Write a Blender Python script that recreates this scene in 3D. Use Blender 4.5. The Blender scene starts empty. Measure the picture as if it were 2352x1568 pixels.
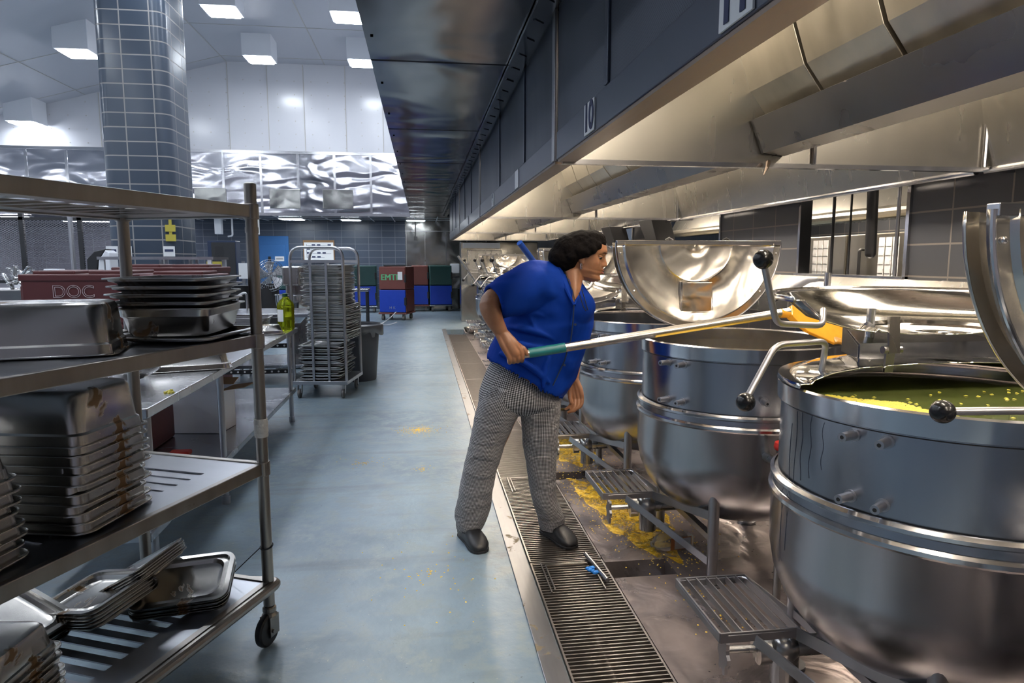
import bpy, bmesh, math, random
from mathutils import Vector, Matrix, Euler, Quaternion
random.seed(7)
sc = bpy.context.scene
COL = sc.collection
PI = math.pi
R = math.radians

# ---------------------------------------------------------------- camera, world, exposure
FPX = 1530.0
YAW = math.atan2(206, FPX)
PITCH = math.atan2(186, FPX)
CAM = Vector((0, 0, 1.5))
cam_d = bpy.data.cameras.new('camera')
cam_d.sensor_width = 36.0
cam_d.lens = 36.0 * FPX / 2352.0
cam_d.clip_start = 0.05
cam_d.clip_end = 200
cam = bpy.data.objects.new('camera', cam_d)
COL.objects.link(cam)
cam.location = CAM
cam.rotation_euler = (PI / 2 - PITCH, 0, -YAW)
sc.camera = cam
FWD = Vector((math.sin(YAW) * math.cos(PITCH), math.cos(YAW) * math.cos(PITCH), -math.sin(PITCH)))
RGT = Vector((math.cos(YAW), -math.sin(YAW), 0))
UPV = RGT.cross(FWD)


def ray(x, y):
    return FWD + RGT * ((x - 1176) / FPX) - UPV * ((y - 784) / FPX)


def at(x, y, Y):                       # point measured on the photograph at depth Y
    d = ray(x, y)
    return CAM + d * (Y / d.y)


def atz(x, y, z):                      # point measured on the photograph at height z
    d = ray(x, y)
    return CAM + d * ((z - CAM.z) / d.z)


world = bpy.data.worlds.new('world')
sc.world = world
world.use_nodes = True
world.node_tree.nodes['Background'].inputs[0].default_value = (0.35, 0.42, 0.55, 1)
world.node_tree.nodes['Background'].inputs[1].default_value = 0.3
sc.view_settings.view_transform = 'Standard'
sc.view_settings.look = 'None'
sc.view_settings.gamma = 1
sc.view_settings.exposure = 0.0
LAMP_CEIL = 60.0      # emission of the high ceiling lamps
LAMP_LOW = 30.0       # lamps of the low ceiling
LAMP_HOOD = 85.0      # lamps in the hoods
LAMP_BACK = 75.0      # lamps of the bay behind the right wall


# ---------------------------------------------------------------- materials
def new_mat(name):
    m = bpy.data.materials.new(name)
    m.use_nodes = True
    nt = m.node_tree
    b = nt.nodes['Principled BSDF']
    return m, nt, b


def N(nt, kind, **kw):
    n = nt.nodes.new(kind)
    for k, v in kw.items():
        if k.startswith('i_'):
            n.inputs[k[2:].replace('_', ' ')].default_value = v
        else:
            setattr(n, k, v)
    return n


def coords(nt, scale=(1, 1, 1), kind='Object', rot=(0, 0, 0), loc=(0, 0, 0)):
    tc = nt.nodes.new('ShaderNodeTexCoord')
    mp = nt.nodes.new('ShaderNodeMapping')
    mp.inputs['Scale'].default_value = scale
    mp.inputs['Rotation'].default_value = rot
    mp.inputs['Location'].default_value = loc
    nt.links.new(tc.outputs[kind], mp.inputs['Vector'])
    return mp.outputs['Vector']


def ramp(nt, fac, stops):
    r = nt.nodes.new('ShaderNodeValToRGB')
    e = r.color_ramp.elements
    e[0].position, e[0].color = stops[0][0], tuple(stops[0][1]) + (1,)
    e[1].position, e[1].color = stops[-1][0], tuple(stops[-1][1]) + (1,)
    for p, c in stops[1:-1]:
        q = e.new(p)
        q.color = tuple(c) + (1,)
    nt.links.new(fac, r.inputs[0])
    return r.outputs[0]


def noise(nt, vec, scale, detail=3, rough=0.55, dist=0.0):
    n = N(nt, 'ShaderNodeTexNoise')
    n.inputs['Scale'].default_value = scale
    n.inputs['Detail'].default_value = detail
    n.inputs['Roughness'].default_value = rough
    n.inputs['Distortion'].default_value = dist
    nt.links.new(vec, n.inputs['Vector'])
    return n.outputs[0]


def mix(nt, fac, a, b):
    m = nt.nodes.new('ShaderNodeMix')
    m.data_type = 'RGBA'
    for s, v in ((0, fac), (6, a), (7, b)):
        if isinstance(v, (int, float)):
            m.inputs[s].default_value = v
        elif isinstance(v, tuple):
            m.inputs[s].default_value = v if len(v) == 4 else v + (1,)
        else:
            nt.links.new(v, m.inputs[s])
    return m.outputs[2]


def math_n(nt, op, a, b=0.0, c=None):
    m = nt.nodes.new('ShaderNodeMath')
    m.operation = op
    for s, v in ((0, a), (1, b), (2, c)):
        if v is None:
            continue
        if isinstance(v, (int, float)):
            m.inputs[s].default_value = v
        else:
            nt.links.new(v, m.inputs[s])
    return m.outputs[0]


def bump(nt, b, h, strength=0.3, dist=0.01):
    n = nt.nodes.new('ShaderNodeBump')
    n.inputs['Strength'].default_value = strength
    n.inputs['Distance'].default_value = dist
    nt.links.new(h, n.inputs['Height'])
    nt.links.new(n.outputs[0], b.inputs['Normal'])
    return n


def steel(name, col=(0.6, 0.6, 0.62), rough=0.3, var=0.12, streak=(6, 6, 1), wave=0.0, wscale=2.0, wst=(1, 1, 1),
          stain=None, stain_th=0.62, stain_scale=6.0, metallic=1.0):
    m, nt, b = new_mat(name)
    v = coords(nt, streak)
    n1 = noise(nt, v, 3.0, 3, 0.5)
    v2 = coords(nt)
    n2 = noise(nt, v2, 2.2, 3)
    b.inputs['Metallic'].default_value = metallic
    base = mix(nt, n1, tuple(c * (1 - var) for c in col), tuple(min(1, c * (1 + var)) for c in col))
    base = mix(nt, math_n(nt, 'MULTIPLY', n2, 0.5), base, tuple(c * 0.8 for c in col))
    rr = math_n(nt, 'MULTIPLY_ADD', n1, var * 0.6, rough - var * 0.3)
    if stain:
        s = noise(nt, v2, stain_scale, 4, 0.65, 0.4)
        mask = ramp(nt, s, [(stain_th, (0, 0, 0)), (stain_th + 0.04, (1, 1, 1))])
        base = mix(nt, mask, base, stain)
        rr = math_n(nt, 'ADD', rr, math_n(nt, 'MULTIPLY', mask, 0.3))
        nt.links.new(math_n(nt, 'SUBTRACT', metallic, math_n(nt, 'MULTIPLY', mask, 0.7)), b.inputs['Metallic'])
    nt.links.new(base, b.inputs['Base Color'])
    nt.links.new(rr, b.inputs['Roughness'])
    if wave > 0:
        w = noise(nt, coords(nt, wst), wscale, 1, 0.35, 0.9)
        bump(nt, b, w, 1.0, wave)
    else:
        bump(nt, b, n2, 0.02, 0.001)
    return m


def plain(name, col, rough=0.5, metallic=0.0, var=0.0, scale=8.0, bumpy=0.0, spec=0.5, bscale=60.0):
    m, nt, b = new_mat(name)
    b.inputs['Roughness'].default_value = rough
    b.inputs['Metallic'].default_value = metallic
    b.inputs['Specular IOR Level'].default_value = spec
    v = coords(nt)
    n = noise(nt, v, scale, 4)
    nt.links.new(mix(nt, n, tuple(max(0, c * (1 - var)) for c in col), tuple(min(1, c * (1 + var)) for c in col)), b.inputs['Base Color'])
    if bumpy:
        bump(nt, b, noise(nt, v, bscale, 3), 0.6, bumpy)
    return m


def emit(name, col, strength):
    m, nt, b = new_mat(name)
    b.inputs['Base Color'].default_value = col + (1,)
    b.inputs['Emission Color'].default_value = col + (1,)
    b.inputs['Emission Strength'].default_value = strength
    return m


def tile_mat(name, col, grout, bw, bh, axis='XZ', rough=0.35, offset=0.0, mort=0.006, var=0.12):
    m, nt, b = new_mat(name)
    tc = nt.nodes.new('ShaderNodeTexCoord')
    sep = nt.nodes.new('ShaderNodeSeparateXYZ')
    com = nt.nodes.new('ShaderNodeCombineXYZ')
    nt.links.new(tc.outputs['Object'], sep.inputs[0])
    if axis == 'UV':
        nt.links.new(tc.outputs['UV'], sep.inputs[0])
        nt.links.new(sep.outputs[0], com.inputs[0])
        nt.links.new(sep.outputs[1], com.inputs[1])
    elif axis == 'SUM':
        s = math_n(nt, 'ADD', sep.outputs[0], sep.outputs[1])
        nt.links.new(s, com.inputs[0])
        nt.links.new(sep.outputs[2], com.inputs[1])
    else:
        nt.links.new(sep.outputs['XYZ'.index(axis[0])], com.inputs[0])
        nt.links.new(sep.outputs['XYZ'.index(axis[1])], com.inputs[1])
    br = nt.nodes.new('ShaderNodeTexBrick')
    br.offset = offset
    br.inputs['Color1'].default_value = tuple(c * (1 - var) for c in col) + (1,)
    br.inputs['Color2'].default_value = tuple(c * (1 + var) for c in col) + (1,)
    br.inputs['Mortar'].default_value = grout + (1,)
    br.inputs['Scale'].default_value = 1.0
    br.inputs['Mortar Size'].default_value = mort
    br.inputs['Brick Width'].default_value = bw
    br.inputs['Row Height'].default_value = bh
    nt.links.new(com.outputs[0], br.inputs['Vector'])
    nt.links.new(br.outputs['Color'], b.inputs['Base Color'])
    nt.links.new(math_n(nt, 'MULTIPLY_ADD', br.outputs['Fac'], 0.4, rough), b.inputs['Roughness'])
    bn = bump(nt, b, br.outputs['Fac'], 0.5, 0.004)
    bn.invert = True
    return m


def floor_mat():
    m, nt, b = new_mat('epoxy_floor')
    v = coords(nt)
    big = noise(nt, v, 0.9, 5, 0.6)
    mid = noise(nt, v, 7.0, 6, 0.7)
    c = ramp(nt, big, [(0.3, (0.125, 0.17, 0.215)), (0.55, (0.205, 0.275, 0.33)), (0.75, (0.29, 0.36, 0.41))])
    c = mix(nt, ramp(nt, mid, [(0.40, (1, 1, 1)), (0.52, (0, 0, 0))]), c, (0.20, 0.25, 0.27))
    # cross-wise dark scuffs of worn traffic film
    sv = coords(nt, (0.35, 3.0, 1))
    sc1 = noise(nt, sv, 1.6, 4, 0.55, 0.2)
    c = mix(nt, math_n(nt, 'MULTIPLY', ramp(nt, sc1, [(0.56, (0, 0, 0)), (0.72, (1, 1, 1))]), 0.5), c, (0.11, 0.12, 0.13))
    sp = noise(nt, v, 55.0, 4, 0.7)
    c = mix(nt, ramp(nt, sp, [(0.66, (0, 0, 0)), (0.70, (1, 1, 1))]), c, (0.38, 0.38, 0.33))
    sp2 = noise(nt, coords(nt, (1, 1.6, 1), loc=(3, 1, 0)), 34.0, 5, 0.7)
    c = mix(nt, ramp(nt, sp2, [(0.665, (0, 0, 0)), (0.70, (1, 1, 1))]), c, (0.05, 0.055, 0.06))
    nt.links.new(c, b.inputs['Base Color'])
    nt.links.new(math_n(nt, 'MULTIPLY_ADD', mid, 0.4, 0.16), b.inputs['Roughness'])
    bump(nt, b, noise(nt, v, 26.0, 4), 0.5, 0.004)
    return m


def wet_floor_mat():
    m, nt, b = new_mat('wet_steel_floor')
    v = coords(nt)
    n = noise(nt, v, 2.6, 5, 0.6, 0.5)
    c = ramp(nt, n, [(0.3, (0.16, 0.14, 0.14)), (0.55, (0.33, 0.28, 0.27)), (0.75, (0.45, 0.38, 0.37))])
    nt.links.new(c, b.inputs['Base Color'])
    b.inputs['Metallic'].default_value = 0.7
    nt.links.new(math_n(nt, 'MULTIPLY_ADD', n, 0.35, 0.12), b.inputs['Roughness'])
    bump(nt, b, noise(nt, v, 5.0, 3, 0.5, 0.8), 0.5, 0.02)
    return m


def spill_mat():
    m, nt, b = new_mat('yellow_bean_soup')
    v = coords(nt)
    n = noise(nt, v, 45.0, 4, 0.7)
    c = ramp(nt, n, [(0.4, (0.45, 0.27, 0.02)), (0.56, (0.72, 0.46, 0.03)), (0.66, (0.9, 0.72, 0.22))])
    nt.links.new(c, b.inputs['Base Color'])
    b.inputs['Roughness'].default_value = 0.25
    bump(nt, b, n, 0.8, 0.004)
    al = noise(nt, v, 9.0, 5, 0.65, 0.6)
    nt.links.new(ramp(nt, al, [(0.42, (0.0, 0.0, 0.0)), (0.56, (1, 1, 1))]), b.inputs['Alpha'])
    return m


def fascia_mat():
    m, nt, b = new_mat('perforated_blue_grey_panel')
    v = coords(nt)
    sep = nt.nodes.new('ShaderNodeSeparateXYZ')
    nt.links.new(v, sep.inputs[0])
    a = math_n(nt, 'SINE', math_n(nt, 'MULTIPLY', sep.outputs[1], 2 * PI / 0.011))
    c = math_n(nt, 'SINE', math_n(nt, 'MULTIPLY', sep.outputs[2], 2 * PI / 0.011))
    p = math_n(nt, 'MULTIPLY', a, c)
    dots = ramp(nt, p, [(0.45, (0, 0, 0)), (0.6, (1, 1, 1))])
    n = noise(nt, coords(nt, (1, 1, 0.5)), 1.6, 3, 0.5, 0.5)
    base = ramp(nt, n, [(0.3, (0.045, 0.055, 0.078)), (0.7, (0.10, 0.115, 0.15))])
    nt.links.new(mix(nt, math_n(nt, 'MULTIPLY', dots, 0.8), base, (0.008, 0.009, 0.012)), b.inputs['Base Color'])
    b.inputs['Metallic'].default_value = 0.55
    b.inputs['Roughness'].default_value = 0.42
    return m


def check_mat():
    m, nt, b = new_mat('black_white_check_cotton')
    v = coords(nt, (1, 1, 1), 'UV')
    sep = nt.nodes.new('ShaderNodeSeparateXYZ')
    nt.links.new(v, sep.inputs[0])
    S = 0.0078
    def band(o):
        t = math_n(nt, 'FRACT', math_n(nt, 'DIVIDE', o, S))
        return math_n(nt, 'GREATER_THAN', t, 0.5)
    a, c = band(sep.outputs[0]), band(sep.outputs[1])
    s = math_n(nt, 'ADD', a, c)
    col = ramp(nt, math_n(nt, 'DIVIDE', s, 2.0), [(0.0, (0.58, 0.575, 0.58)), (0.5, (0.16, 0.155, 0.16)), (1.0, (0.008, 0.008, 0.01))])
    nt.links.new(col, b.inputs['Base Color'])
    b.inputs['Roughness'].default_value = 0.9
    b.inputs['Specular IOR Level'].default_value = 0.15
    w = noise(nt, coords(nt, (2, 2, 6)), 2.5, 3, 0.5, 0.7)
    bump(nt, b, w, 0.8, 0.03)
    return m


def cloth_mat(name, col, rough=0.75):
    m, nt, b = new_mat(name)
    b.inputs['Base Color'].default_value = col + (1,)
    b.inputs['Roughness'].default_value = rough
    b.inputs['Specular IOR Level'].default_value = 0.12
    v = coords(nt, (2.2, 2.2, 7), rot=(0.3, 0.6, 0.2))
    w = noise(nt, v, 1.0, 1, 0.3, 0.6)
    bump(nt, b, w, 1.0, 0.035)
    return m


def skin_mat():
    m, nt, b = new_mat('brown_skin')
    v = coords(nt)
    n = noise(nt, v, 14.0, 4)
    nt.links.new(ramp(nt, n, [(0.3, (0.23, 0.10, 0.048)), (0.7, (0.35, 0.165, 0.085))]), b.inputs['Base Color'])
    b.inputs['Roughness'].default_value = 0.42
    b.inputs['Subsurface Weight'].default_value = 0.08
    b.inputs['Subsurface Radius'].default_value = (0.02, 0.008, 0.004)
    bump(nt, b, noise(nt, v, 120.0, 3), 0.25, 0.001)
    return m


def glass_mat(name, col, rough=0.05, alpha=None):
    m, nt, b = new_mat(name)
    b.inputs['Base Color'].default_value = col + (1,)
    b.inputs['Roughness'].default_value = rough
    b.inputs['Transmission Weight'].default_value = 0.9
    b.inputs['IOR'].default_value = 1.2
    return m


def mesh_screen_mat():
    m, nt, b = new_mat('expanded_metal_mesh')
    v = coords(nt)
    sep = nt.nodes.new('ShaderNodeSeparateXYZ')
    nt.links.new(v, sep.inputs[0])
    u = math_n(nt, 'ADD', sep.outputs[0], math_n(nt, 'MULTIPLY', sep.outputs[2], 1.7))
    w = math_n(nt, 'SUBTRACT', sep.outputs[0], math_n(nt, 'MULTIPLY', sep.outputs[2], 1.7))
    f = []
    for o in (u, w):
        t = math_n(nt, 'FRACT', math_n(nt, 'DIVIDE', o, 0.09))
        f.append(math_n(nt, 'LESS_THAN', t, 0.22))
    a = math_n(nt, 'MAXIMUM', f[0], f[1])
    nt.links.new(a, b.inputs['Alpha'])
    b.inputs['Base Color'].default_value = (0.25, 0.25, 0.27, 1)
    b.inputs['Metallic'].default_value = 0.8
    b.inputs['Roughness'].default_value = 0.4
    return m


def wood_box_mat():
    return plain('white_cardboard', (0.72, 0.75, 0.82), 0.7, var=0.05)


M = dict(
    floor=floor_mat(), wet=wet_floor_mat(), spill=spill_mat(),
    concrete=plain('dark_drain_channel', (0.03, 0.025, 0.02), 0.6, var=0.4, scale=12),
    curb=steel('worn_steel_curb', (0.34, 0.34, 0.35), 0.38, 0.2, (20, 2, 2), stain=(0.2, 0.16, 0.10), stain_th=0.6),
    grate=steel('grate_steel', (0.48, 0.44, 0.41), 0.35, 0.2),
    white=plain('white_wall_panel', (0.60, 0.605, 0.64), 0.22, var=0.03, scale=1.2),
    ceilw=plain('white_ceiling_panel', (0.50, 0.51, 0.56), 0.4, var=0.05, scale=0.7),
    seam=plain('panel_seam', (0.50, 0.48, 0.45), 0.6),
    lowceil=plain('dark_ceiling_panel', (0.03, 0.035, 0.045), 0.25, var=0.2, scale=0.5),
    tile_b=tile_mat('blue_grey_wall_block', (0.058, 0.074, 0.105), (0.19, 0.20, 0.23), 0.4, 0.2, 'XZ', 0.35),
    tile_c=tile_mat('blue_grey_column_block', (0.045, 0.062, 0.09), (0.27, 0.26, 0.25), 0.4, 0.2, 'UV', 0.28, mort=0.009, var=0.06),
    tile_r=tile_mat('grey_wall_block', (0.085, 0.088, 0.098), (0.24, 0.215, 0.195), 0.4, 0.2, 'YZ', 0.28, mort=0.006, var=0.07),
    tile_l=tile_mat('mauve_wall_block', (0.26, 0.25, 0.30), (0.5, 0.5, 0.54), 0.4, 0.2, 'XZ', 0.4),
    band=steel('wavy_polished_steel', (0.62, 0.62, 0.66), 0.15, 0.05, (1, 1, 1), wave=0.040, wscale=1.5, wst=(0.6, 1, 1.6)),
    clad=steel('stainless_wall_cladding', (0.42, 0.42, 0.40), 0.22, 0.2, (1, 1, 0.3), wave=0.03, wscale=1.6),
    soffit=steel('dark_reflective_soffit', (0.165, 0.17, 0.19), 0.16, 0.12, (1, 0.6, 1), wave=0.03, wscale=1.2),
    fascia=fascia_mat(),
    fband=plain('blue_grey_painted_steel', (0.075, 0.088, 0.12), 0.32, 0.5, var=0.1, scale=3),
    kettle=steel('brushed_kettle_steel', (0.40, 0.41, 0.44), 0.25, 0.10, (9, 9, 0.7), stain=(0.20, 0.15, 0.08), stain_th=0.80),
    rim=steel('bright_rim_steel', (0.66, 0.66, 0.68), 0.17, 0.08, (3, 3, 3)),
    lid=steel('dented_lid_steel', (0.70, 0.67, 0.62), 0.23, 0.08, (2, 2, 2), wave=0.010, wscale=5.0),
    lidpol=steel('polished_lid_steel', (0.74, 0.73, 0.71), 0.08, 0.05, (2, 2, 2), wave=0.003, wscale=3.0),
    leg=steel('satin_leg_steel', (0.40, 0.40, 0.42), 0.36, 0.1, (8, 8, 1)),
    pipe=steel('drain_valve_steel', (0.45, 0.45, 0.44), 0.28, 0.15),
    hood=steel('hood_interior_steel', (0.54, 0.52, 0.47), 0.27, 0.05, (5, 5, 0.6), stain=(0.36, 0.33, 0.28), stain_th=0.74, stain_scale=3.0),
    filt=steel('grease_filter_steel', (0.52, 0.49, 0.42), 0.33, 0.2, (4, 4, 1), stain=(0.16, 0.13, 0.08), stain_th=0.74),
    trough=steel('grease_trough_steel', (0.30, 0.29, 0.285), 0.28, 0.15, (2, 1, 1), stain=(0.15, 0.11, 0.08), stain_th=0.72),
    lip=steel('worn_lip_steel', (0.22, 0.175, 0.145), 0.45, 0.3, (20, 2, 20)),
    rack=steel('aged_rack_steel', (0.30, 0.275, 0.25), 0.34, 0.3, (6, 6, 1), stain=(0.14, 0.10, 0.06), stain_th=0.68),
    shelf=steel('scuffed_shelf_steel', (0.36, 0.37, 0.40), 0.30, 0.14, (2, 6, 2)),
    pan=steel('used_pan_steel', (0.50, 0.48, 0.45), 0.24, 0.15, (3, 3, 2), stain=(0.15, 0.085, 0.035), stain_th=0.605, stain_scale=6.0),
    pandk=steel('dark_tray_steel', (0.34, 0.33, 0.33), 0.3, 0.2, (3, 3, 3), stain=(0.14, 0.09, 0.05), stain_th=0.60, stain_scale=8.0),
    sheet=steel('sheet_pan_aluminium', (0.62, 0.61, 0.60), 0.32, 0.2, (2, 2, 8)),
    alu=steel('cart_frame_aluminium', (0.50, 0.50, 0.52), 0.32, 0.1),
    table=steel('table_steel', (0.44, 0.45, 0.48), 0.26, 0.15, (2, 6, 2)),
    dark=plain('black_painted_steel', (0.02, 0.02, 0.022), 0.4),
    rubber=plain('black_rubber', (0.012, 0.012, 0.014), 0.5),
    wheelg=plain('grey_rubber_wheel', (0.12, 0.115, 0.11), 0.5),
    knob=plain('black_phenolic_ball', (0.006, 0.006, 0.007), 0.22, spec=0.4),
    tape=plain('peeling_white_tape', (0.62, 0.60, 0.56), 0.8, var=0.2, scale=60, bumpy=0.004),
    maroon=plain('maroon_plastic', (0.088, 0.020, 0.020), 0.45, var=0.1, bumpy=0.001),
    brownp=plain('brick_red_plastic', (0.16, 0.045, 0.035), 0.5, var=0.1),
    bluep=plain('bright_blue_plastic', (0.005, 0.045, 0.42), 0.45, var=0.1),
    greenp=plain('dark_green_plastic', (0.018, 0.065, 0.06), 0.5, var=0.1),
    doorb=plain('blue_painted_door', (0.03, 0.13, 0.34), 0.4, var=0.06),
    navy=plain('dark_navy_cabinet', (0.012, 0.025, 0.065), 0.4, var=0.1),
    paper=plain('white_paper', (0.74, 0.75, 0.76), 0.8),
    ink=plain('dark_blue_ink', (0.03, 0.04, 0.10), 0.7),
    outline=plain('white_outline_print', (0.55, 0.45, 0.45), 0.6),
    greenink=plain('spray_green_paint', (0.10, 0.45, 0.20), 0.6),
    yellow=plain('yellow_sticker', (0.45, 0.38, 0.05), 0.6),
    card=wood_box_mat(),
    kraft=plain('brown_cardboard', (0.25, 0.14, 0.065), 0.8),
    bin=plain('grey_plastic_bin', (0.055, 0.06, 0.072), 0.45, var=0.1),
    binbag=plain('clear_bin_liner', (0.10, 0.10, 0.11), 0.25),
    oil=glass_mat('yellow_green_oil', (0.55, 0.62, 0.02), 0.05),
    whitep=plain('white_plastic', (0.70, 0.72, 0.76), 0.4),
    greencap=plain('green_cap_plastic', (0.01, 0.06, 0.02), 0.4),
    soup=plain('green_broth', (0.085, 0.105, 0.03), 0.07, var=0.3, scale=3, spec=0.6),
    bean=plain('yellow_split_pea', (0.55, 0.47, 0.06), 0.5, var=0.3, scale=120),
    beanw=plain('orange_yellow_split_pea', (0.75, 0.50, 0.06), 0.45, var=0.3, scale=90),
    red=plain('red_plastic_handwheel', (0.45, 0.02, 0.012), 0.35),
    shirt=cloth_mat('royal_blue_cotton', (0.001, 0.027, 0.235)),
    pants=check_mat(), skin=skin_mat(),
    lips=plain('lip_skin', (0.23, 0.055, 0.05), 0.35),
    eyew=plain('eye_white', (0.6, 0.57, 0.54), 0.2), iris=plain('dark_iris', (0.01, 0.006, 0.004), 0.1),
    hair=plain('black_hair_net', (0.004, 0.003, 0.003), 0.85, bumpy=0.006, bscale=60, spec=0.08),
    shoe=plain('matt_black_clog', (0.016, 0.016, 0.018), 0.42, bumpy=0.001),
    gold=plain('silver_earring', (0.8, 0.75, 0.7), 0.15, 1.0),
    cord=plain('black_cord', (0.006, 0.006, 0.008), 0.6),
    teal=plain('teal_grip_wrap', (0.01, 0.16, 0.17), 0.4, var=0.2, scale=30, bumpy=0.001),
    pole=steel('paddle_pole_aluminium', (0.60, 0.58, 0.55), 0.26, 0.1, (1, 8, 8), stain=(0.50, 0.38, 0.18), stain_th=0.66),
    soupy=plain('soup_coated_blade', (0.62, 0.30, 0.03), 0.2, var=0.3, scale=14),
    bluepole=plain('blue_plastic_pole', (0.005, 0.05, 0.30), 0.35),
    bluerag=plain('blue_glove_rubber', (0.02, 0.22, 0.70), 0.5),
    lampw=emit('cool_lamp_diffuser', (0.86, 0.92, 1.0), LAMP_CEIL),
    lamplow=emit('low_ceiling_lamp', (0.88, 0.94, 1.0), LAMP_LOW),
    lampstrip=emit('cage_strip_lamp', (0.9, 0.9, 1.0), 95.0),
    lamphood=emit('hood_lamp_lens', (1.0, 0.86, 0.70), LAMP_HOOD),
    lampback=emit('warm_bay_lamp', (1.0, 0.85, 0.68), LAMP_BACK),
    boxw=plain('white_lamp_housing', (0.66, 0.68, 0.72), 0.5),
    hole=plain('dark_pit', (0.006, 0.006, 0.006), 0.7),
    screen=mesh_screen_mat(),
    darkcloth=plain('dark_navy_cloth', (0.012, 0.016, 0.03), 0.8),
    bottle=glass_mat('clear_plastic_bottle', (0.8, 0.78, 0.72), 0.1),
    labelw=plain('grey_paper_label', (0.35, 0.35, 0.36), 0.6),
    orange=plain('orange_brown_label', (0.28, 0.10, 0.03), 0.6),
    foil=steel('crumpled_plastic_film', (0.6, 0.6, 0.6), 0.25, 0.1, (4, 4, 4), wave=0.02, wscale=12.0),
)


# ---------------------------------------------------------------- mesh helpers
def rot_to(v):
    return Vector((0, 0, 1)).rotation_difference(Vector(v).normalized()).to_matrix().to_4x4()


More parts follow.
